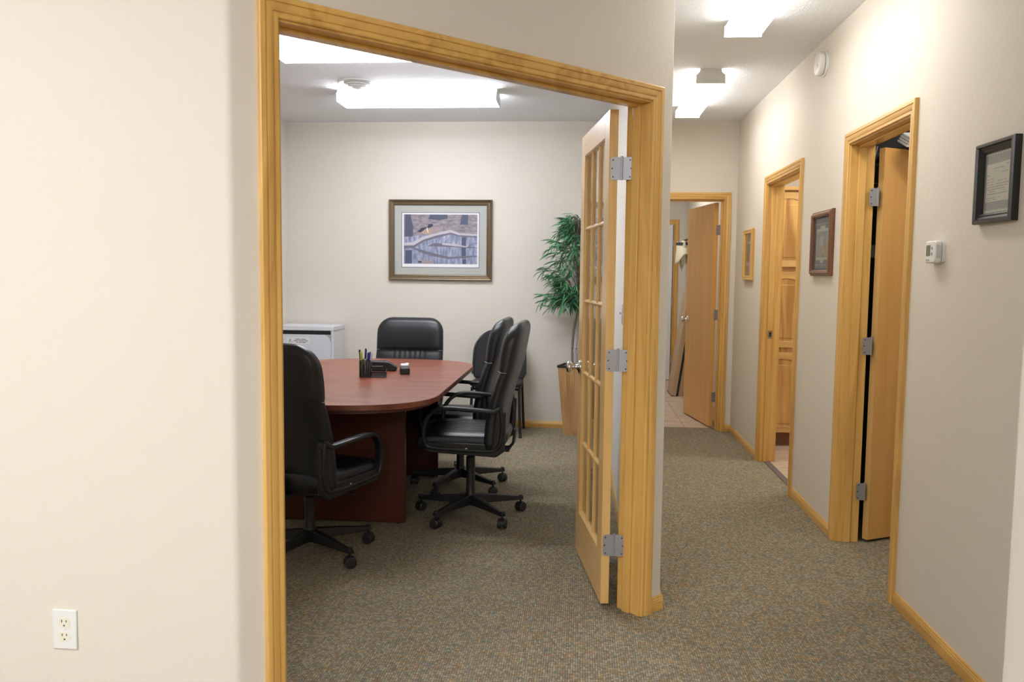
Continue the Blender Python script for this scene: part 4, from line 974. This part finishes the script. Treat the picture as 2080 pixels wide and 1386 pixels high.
# ================================================================ CLOSET
rk = thing('equipment_rack', 'dark equipment rack inside the closet behind the ajar door', 'rack', (1.82, 4.84, 0))
box('cabinet', (-.30, .30), (-.05, .12), (0, 1.98), M['rackg'], rk)
for z0, z1, mm in ((.10, .58, 'black'), (.60, .98, 'rackg'), (1.0, 1.36, 'black'), (1.46, 1.70, 'rackg'), (1.72, 1.80, 'black'), (1.82, 1.90, 'black')):
    box('panel', (-.29, .29), (-.066, -.05), (z0, z1), M[mm], rk, bevel=.002)
box('trim_line', (-.29, .29), (-.0675, -.066), (1.897, 1.900), M['line'], rk); box('trim_line', (-.29, .29), (-.0675, -.066), (1.806, 1.809), M['line'], rk)
text('panel_text', 'BIC', .030, M['paper'], rk, (-.195, -.0668, 1.858))
box('card', (-.29, -.11), (-.069, -.0665), (1.49, 1.56), M['paper'], rk)
sh = thing('closet_shelf', 'dark shelf high inside the closet', 'shelf', (2.02, 4.55, 2.06))
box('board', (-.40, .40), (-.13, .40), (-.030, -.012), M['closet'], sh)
pp = thing('paper_stack', 'stack of white papers drooping over the closet top shelf', 'papers', (1.775, 4.40, 2.058), math.radians(-8))
pp.rotation_euler = (math.radians(16), 0, math.radians(-8))
for k in range(4): box('sheet', (-.16+.006*k, .15-.004*k), (-.11+.004*k, .11), (.012*k, .012*k+.009), M['paper'], pp, bevel=.001)
for i in range(3):
    c_ = sweep('cable', spline([(1.60+.012*i, 4.76, 2.10), (1.585+.010*i, 4.755, 2.02), (1.57+.02*i, 4.752, 1.95), (1.60, 4.760, 1.90)], 5), circ(.0035, 6), M['line'] if i == 1 else M['black'])
    tag(c_, ['black cable hanging left in the closet gap', 'pale grey cable hanging in the closet gap', 'black cable hanging right in the closet gap'][i], 'cable', 'cables in the closet')

# ================================================================ REAR ENTRY ROOM
bx_ = thing('cardboard_box', 'long flat cardboard box leaning against the rear room wall', 'box', (1.145, 9.70, 0))
tl_ = math.atan2(.17, 1.25)
bx_.rotation_euler = (0, tl_, 0); bx_.location = (1.055, 9.72, .0005)
box('carton', (0, .125), (-.22, .22), (0.0, 1.22), M['cardboard'], bx_, bevel=.003)
box('strap', (.052, .078), (-.2225, .2225), (-.0005, 1.2225), M['strap'], bx_); box('edge_band', (-.0015, .1265), (-.2215, .2215), (0, .012), M['strap'], bx_)
rk2 = thing('coat_rack', 'brown iron hook rack on the rear room wall', 'coat rack', (1.362, 10.0, 1.78), -math.pi/2)
box('bar', (-.45, .45), (-.012, 0), (-.02, .02), M['iron'], rk2, bevel=.003)
for x in (-.36, -.18, 0, .18, .36):
    sweep('hook', spline([(x, -.01, 0), (x, -.06, .01), (x, -.10, .035), (x, -.125, .02), (x, -.115, -.01)], 4), circ(.006, 8), M['iron'], rk2)
    sweep('hook', spline([(x, -.01, -.01), (x, -.04, -.05), (x, -.065, -.06), (x, -.075, -.03)], 4), circ(.005, 8), M['iron'], rk2)
hat = thing('bucket_hat', 'cream cotton hat with dark band hanging on the rear room hook rack', 'hat', (1.190, 9.98, 1.435))
hat.scale = (1, 1.15, 1.4)
def cloth(name, f, nu, nv, mat, parent):
    vs = [f(i/nu, j/nv) for j in range(nv+1) for i in range(nu)]
    fs = [(j*nu+i, j*nu+(i+1) % nu, (j+1)*nu+(i+1) % nu, (j+1)*nu+i) for j in range(nv) for i in range(nu)]
    o = raw(name, vs, fs, mat, parent, smooth=True); s = o.modifiers.new('t', 'SOLIDIFY'); s.thickness = .004; return o
def crown(u, v):
    a = 2*math.pi*u; r = .092*math.sin(math.pi*(.03+.60*v))**.8*(1+.13*v*math.sin(4*a+.6)); return (r*.7*math.cos(a), r*math.sin(a), .03+.21*v+.014*math.sin(3*a))
cloth('crown', crown, 36, 14, M['hat'], hat)
def brim(u, v):
    a = 2*math.pi*u; r = .083+.030*v; return (r*.75*math.cos(a)*(1+.06*math.sin(4*a)), r*math.sin(a)-.012*v, .225-.17*v*(.75+.25*math.sin(2*a+.8)))
cloth('brim', brim, 36, 6, M['hat'], hat)
sweep('band', [(.094*.75*math.cos(2*math.pi*k/24), .094*math.sin(2*math.pi*k/24), .228) for k in range(24)], rrect(.004, .022, .0015), M['band'], hat, closed=True)
sweep('chin_strap', spline([(.0, -.09, .20), (-.03, -.10, .12), (-.02, -.095, .05), (-.01, -.10, .0)], 5), rrect(.010, .003, .001), M['band'], hat)
